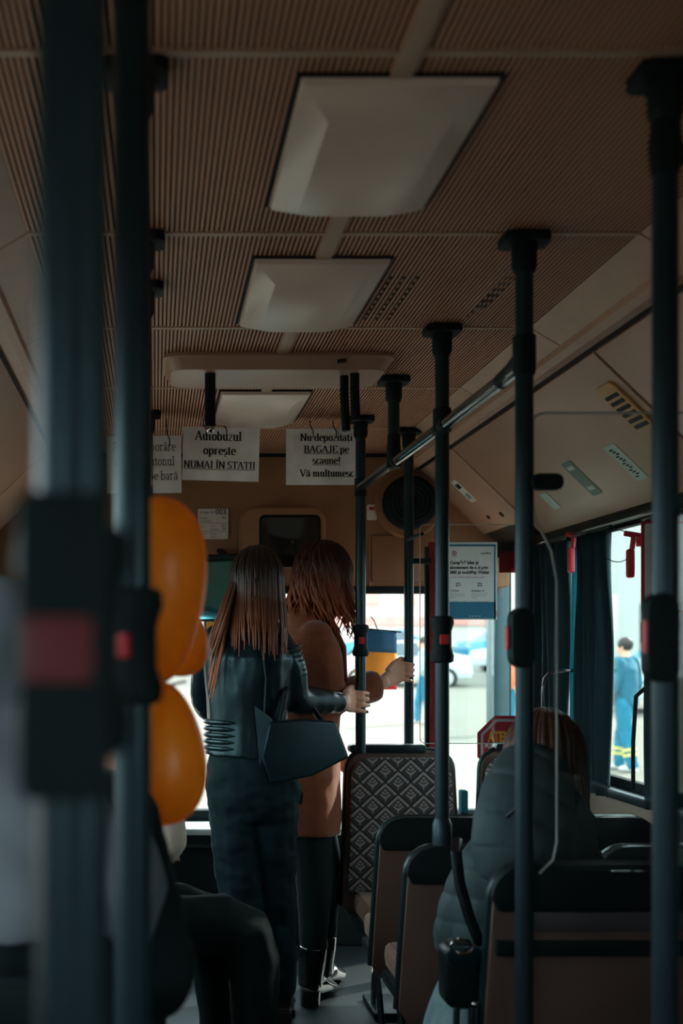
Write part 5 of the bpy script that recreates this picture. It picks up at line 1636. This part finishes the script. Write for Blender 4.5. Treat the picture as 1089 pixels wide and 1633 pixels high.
# ---- blurred passenger nearest the camera
def seated(label, base, yaw, top, legm, head_dz=.70, hair='hairdark', lean=0, legs_out=.42, topname='hoodie', scale=1.0, arm_out=0, skinm='skin', ez=.22, leg_yaw=None, hem=0.0, cape=None):
    """a seated figure; base = middle of the hips on the cushion, yaw turns it about the vertical from facing the windscreen"""
    R = Matrix.Rotation(yaw, 3, 'Z')
    B = V(base)
    W = lambda x, y, z: B + R @ V((x, y, z))
    t = person(label, (base[0], base[1], 0))
    ax = R @ X1
    body = MB()
    hc = W(0, .02 + lean, head_dz)
    P, A = head(body, hc, R @ V((0, 1, -.1)))
    body.loft([hc + V((0, 0, -.05)), W(0, lean * .8, head_dz - .18)], [.052, .06], ax, 14)
    torso(body, [(W(0, 0, .03), .14, .105), (W(0, 0, .2), .125, .10), (W(0, lean * .5, .38), .14, .10), (W(0, lean * .8, .50), .09, .07)], ax)
    arms = [(W(s * .175, lean * .8, .46), W(s * (.225 + arm_out), .04 + lean, ez), W(s * .09, .24, ez - .04)) for s in (-1, 1)]
    lg = [(W(s * .09, .04, .09), W(s * .11, legs_out, .10), W(s * .11, legs_out + .03, -B.z + .09)) for s in (-1, 1)]
    if leg_yaw is not None:
        R2 = Matrix.Rotation(leg_yaw, 3, 'Z')
        lg = [(l[0], B + R2 @ (R.inverted() @ (l[1] - B)), B + R2 @ (R.inverted() @ (l[2] - B))) for l in lg]
    for a in arms:
        limb(body, a, [.042, .036, .026])
        loose_hand(body, a[2], R @ V((0, .8, -.3)), V((0, 0, -1)))
    for l in lg:
        limb(body, l, [.08, .058, .04])
    body.skin('body', M[skinm], t, .007, 4)
    cp = MB()
    torso(cp, [(W(0, 0, hem), .185, .145), (W(0, 0, .15 + hem * .5), .165, .135), (W(0, lean * .3, .3), .175, .13), (W(0, lean * .6, .44), .18, .12), (W(0, lean * .8, .51), .12, .095), (W(0, lean * .9, .555), .075, .07)], ax, 24)
    for a, s in zip(arms, (-1, 1)):
        limb(cp, [V(a[0]) - ax * (s * .02), V(a[0]).lerp(a[1], .5), a[1], V(a[1]).lerp(a[2], .88)], [.078, .072, .062, .046])
    cp.skin(topname, M[top], t, .008, 5, folds(.008, 11, 3))
    tr = MB()
    for l in lg:
        limb(tr, [l[0], l[1], V(l[2]) + V((0, 0, .02))], [.10, .082, .058])
    tr.skin('trousers', M[legm], t, .009, 4, folds(.006, 10, 6))
    for l in lg:
        f_ = R @ Y1
        MB().loft([V(l[2]) - f_ * .05 + V((0, 0, -.045)), V(l[2]) + f_ * .05 + V((0, 0, -.05)), V(l[2]) + f_ * .15 + V((0, 0, -.065))], [(.040, .045), (.042, .04), (.03, .024)], ax, 14).build('shoe', M['bootmatte'], t)
    hr = MB()
    hcc = hc + V((0, 0, .022)) - (R @ Y1) * .012
    hr.ell(hcc, (.083, .098, .10), A, 22, 14)
    locks(hr, hcc, (.085, .1, .103), A, [PI * (.95 + 1.1 * i / 24) for i in range(25)], (.2, .6), lambda p: .03, random.Random(9), rad=.009, spread=.004)
    hr.build('hair', M[hair], t, smooth=80)
    if cape:
        hd = MB()
        hd.ell(hcc - (R @ Y1) * .012, (.112, .125, .125), A, 24, 16)
        hd.loft([W(0, -.02, head_dz - .05), W(0, -.02, head_dz - .13), W(0, -.01, .52), W(0, 0, .46), W(0, 0, .38), W(0, 0, .33)], [(.10, .10), (.125, .11), (.185, .14), (.222, .165), (.232, .17), (.225, .165)], ax, 26)
        hd.loft([W(.18, .0, .45), W(.205, -.03, .38), W(.20, -.04, .29)], [(.05, .09), (.045, .10), (.02, .05)], ax, 18)
        hd.skin('grey_hood', M[cape], t, .008, 6, folds(.007, 9, 2))
    return t
seated('blurred passenger in a grey hood and dark coat seated nearest the camera', (-.225, 1.66, .63), math.radians(-8), 'trousers', 'trousers', head_dz=.68, topname='coat', cape='hoodie')
seated('passenger in a white jacket seated behind the orange balloons, dark knees towards the aisle', (-.165, 3.14, .47), math.radians(-20), 'white', 'trousers', head_dz=.70, legs_out=.44, topname='jacket', arm_out=-.035, ez=.345, leg_yaw=math.radians(-62), hem=.16)

# ------------------------------------------------------------------ the street
def gz(y):
    return -.20 if y < 20 else -.20 + (y - 20) * .034
vs, fs = [], []
ys = [-60, 5.5, 20, 30, 40, 55, 75, 110]
for y in ys:
    vs += [(-90, y, gz(y)), (90, y, gz(y))]
for i in range(len(ys) - 1):
    fs.append((2 * i, 2 * i + 1, 2 * i + 3, 2 * i + 2))
gr = MB().add(vs, fs).build('ground', M['ground'], None, smooth=0)
struct(gr)

def building(label, x0, x1, y, z0, z1, m, stripes=(), wins=(), depth=10, sm='pink'):
    t = thing('building', label, 'building', ((x0 + x1) / 2, y, z0))
    MB().bx(x0, x1, y, y + depth, z0, z1).build('wall', M[m], t, smooth=0)
    MB().bx(x0 - .2, x1 + .2, y - .3, y + depth, z1, z1 + .4).build('cornice', M['facade'], t, smooth=0)
    for a, b, c, d in stripes:
        MB().bx(a, b, y - .15, y + .05, c, d).build('painted_stripe', M[sm], t, smooth=0)
    for a, b, c, d in wins:
        MB().bx(a, b, y - .06, y + .05, c, d).build('window', M['winblue'], t, smooth=0)
    return t
st = [(x, x + 1.1, 4.2, 12) for x in (10.6, 13.2, 15.6, 18.2, 20.4)] + [(9, 26, 2.9, 3.5)]
building('pale building with pink vertical stripes beyond the windscreen', -6, 27, 72, gz(72), 16, 'facade', st, [(x, x + 1.6, 5.5, 8.5) for x in (-4, -1, 2, 5)])
building('pale block with grey windows past the open door', 27.5, 46, 66, gz(66), 14, 'facade', [(28, 46, 2.6, 3.0)], [(x, x + 1.3, 2.9, 4.3) for x in (28.6, 31.6, 34.6, 38)])
building('grey hazy building seen through the side window', 18, 46, 44, gz(44) - .3, 16, 'greyfac', [], [(x, x + 1.4, 6.5, 8.8) for x in (19.5, 22.5, 25.5, 28.5)])

def car(label, x, y, z, yaw, m, s=1.0, wagon=False):
    t = thing('car', label, 'car', (x, y, z), 'parked cars')
    R = Matrix.Rotation(yaw, 3, 'Z')
    O = V((x, y, z))
    T = lambda p: O + R @ (V(p) * s)
    def ext(sil, w, w2=None, zsplit=.9):
        mb = MB()
        n = len(sil)
        for sgn in (-1, 1):
            for a, b in sil:
                k = w if b < zsplit else w - (b - zsplit) * .35
                mb.v.append(T((a, sgn * k, b)))
        mb.f += [list(range(n - 1, -1, -1)), list(range(n, 2 * n))]
        for i in range(n):
            mb.f.append([i, (i + 1) % n, n + (i + 1) % n, n + i])
        return mb
    sil = [(-2.1, .32), (-2.15, .62), (-2.02, .88), (-1.2, .98), (-.55, 1.40), (.75, 1.46), (1.5, 1.30 if wagon else 1.08), (2.05, .98), (2.12, .5), (2.05, .32)]
    ext(sil, .86).build('body', M[m], t, bevel=.04 * s)
    wn_ = [(-1.0, .98), (-.50, 1.34), (.10, 1.39), (.10, .98)]
    wn2 = [(.20, .98), (.20, 1.39), (.72, 1.39), (1.25, 1.10), (1.2, .98)]
    for q in (wn_, wn2):
        for sgn in (-1, 1):
            mb = MB()
            mb.v = [T((a, sgn * ((.86 if b < .9 else .86 - (b - .9) * .35) + .012), b)) for a, b in q]
            mb.f = [list(range(len(q)))]
            o = mb.build('side_window', M['carglass'], t, smooth=0)
    for a in (-1.32, 1.32):
        for sgn in (-1, 1):
            wa, wb = T((a, sgn * .72, .32)), T((a, sgn * .89, .32))
            MB().loft([wa, wb], [.32 * s, .32 * s], Z1, 20).build('wheel', M['tyre'], t)
            MB().loft([wb, wb + (wb - wa) * .06], [.2 * s, .18 * s], Z1, 16).build('hub_cap', M['hub'], t)
    for sgn in (-1, 1):
        MB().ell(T((-2.08, sgn * .62, .70)), (.08 * s, .17 * s, .09 * s), (R @ X1, R @ Y1, Z1), 12, 8).build('headlight', M['chrome'], t)
    return t
car('bright blue parked car beyond the open door', 15.0, 48, gz(48) + .03, math.radians(8), 'carblue', wagon=True)
car('silver parked car in front of the blue one, by the door post', 14.0, 42, gz(42) - .1, math.radians(14), 'carwhite')
car('bright blue car parked behind the flag pennant', 9.4, 47, gz(47), math.radians(4), 'carblue')
car('silver car standing low behind the brown sleeve', 7.2, 34, gz(34) - .1, math.radians(3), 'carwhite')
car('white and blue car seen through the side window', 12.2, 25.5, gz(25) , math.radians(20), 'carwhite')
car('bright blue car far off through the side window', 14.6, 31, gz(31) + .0, math.radians(10), 'carblue', wagon=True)

def walker(label, x, y, yaw, top, legm, h=1.72, hair='hairdark', cuff=None, topname='jacket', stride=.14):
    z = gz(y)
    s = h / 1.72
    R = Matrix.Rotation(yaw, 3, 'Z')
    O = V((x, y, z))
    W = lambda a, b, c: O + R @ (V((a, b, c)) * s)
    ax = R @ X1
    t = person(label, (x, y, z))
    body = MB()
    hc = W(0, .02, 1.59)
    P, A = head(body, hc, R @ Y1, Z1, s)
    body.loft([hc + V((0, 0, -.06)), W(0, 0, 1.40)], [.055, .06], ax, 12)
    torso(body, [(W(0, 0, .86), .16, .11), (W(0, 0, 1.05), .14, .10), (W(0, 0, 1.3), .17, .11), (W(0, 0, 1.42), .10, .07)], ax)
    arms = [(W(k * .19, 0, 1.38), W(k * .25, .0 - k * .03, 1.1), W(k * .22, .12 - k * .05, .90)) for k in (-1, 1)]
    lg = [(W(k * .09, 0, .88), W(k * .10, k * stride * .6 + .03, .48), W(k * .10, k * stride, .09)) for k in (-1, 1)]
    for a in arms:
        limb(body, a, [.055, .042, .028])
        loose_hand(body, a[2], R @ V((0, .3, -1)), R @ V((0, 1, 0)))
    for l in lg:
        limb(body, l, [.085, .06, .042])
    body.skin('body', M['skin'], t, .012, 4)
    cp = MB()
    torso(cp, [(W(0, 0, .84), .19, .14), (W(0, 0, 1.05), .18, .135), (W(0, 0, 1.3), .20, .13), (W(0, 0, 1.40), .15, .10), (W(0, 0, 1.46), .08, .075)], ax, 20)
    for a in arms:
        limb(cp, [a[0], a[1], V(a[1]).lerp(a[2], .9)], [.085, .072, .055])
    cp.skin(topname, M[top], t, .014, 4, folds(.012, 7, x))
    tr = MB()
    for l in lg:
        limb(tr, [l[0], l[1], l[2]], [.11, .085, .07])
    tr.skin('trousers', M[legm], t, .014, 3, folds(.01, 8, y))
    if cuff:
        for l in lg:
            for f0 in (.45, .62):
                a, b = V(l[1]).lerp(l[2], f0), V(l[1]).lerp(l[2], f0 + .1)
                MB().tube([a, b], .092, 16).build('reflective_band', M[cuff], t)
    for l in lg:
        f_ = R @ Y1
        MB().loft([V(l[2]) - f_ * .06 + V((0, 0, -.05)), V(l[2]) + f_ * .06 + V((0, 0, -.05)), V(l[2]) + f_ * .17 + V((0, 0, -.06))], [(.045, .04), (.045, .038), (.03, .025)], ax, 12).build('shoe', M['hub'], t)
    MB().ell(hc + V((0, 0, .03)) - (R @ Y1) * .014, (.086 * s, .1 * s, .095 * s), A, 18, 12).build('hair', M[hair], t)
    return t
walker('pedestrian in a pale grey jacket and bright blue trousers crossing before the bus', 5.33, 22.4, math.radians(75), 'jacketpale', 'jeans', 1.74)
walker('pedestrian in a salmon top and light blue jeans beyond the door post', 6.35, 20.5, math.radians(160), 'orange', 'jeans', 1.7, topname='sweater')
walker('pedestrian in a teal jacket with yellow bands on the trousers outside the side window', 6.0, 14.4, math.radians(40), 'navy', 'jeans', 1.72, cuff='hivis')
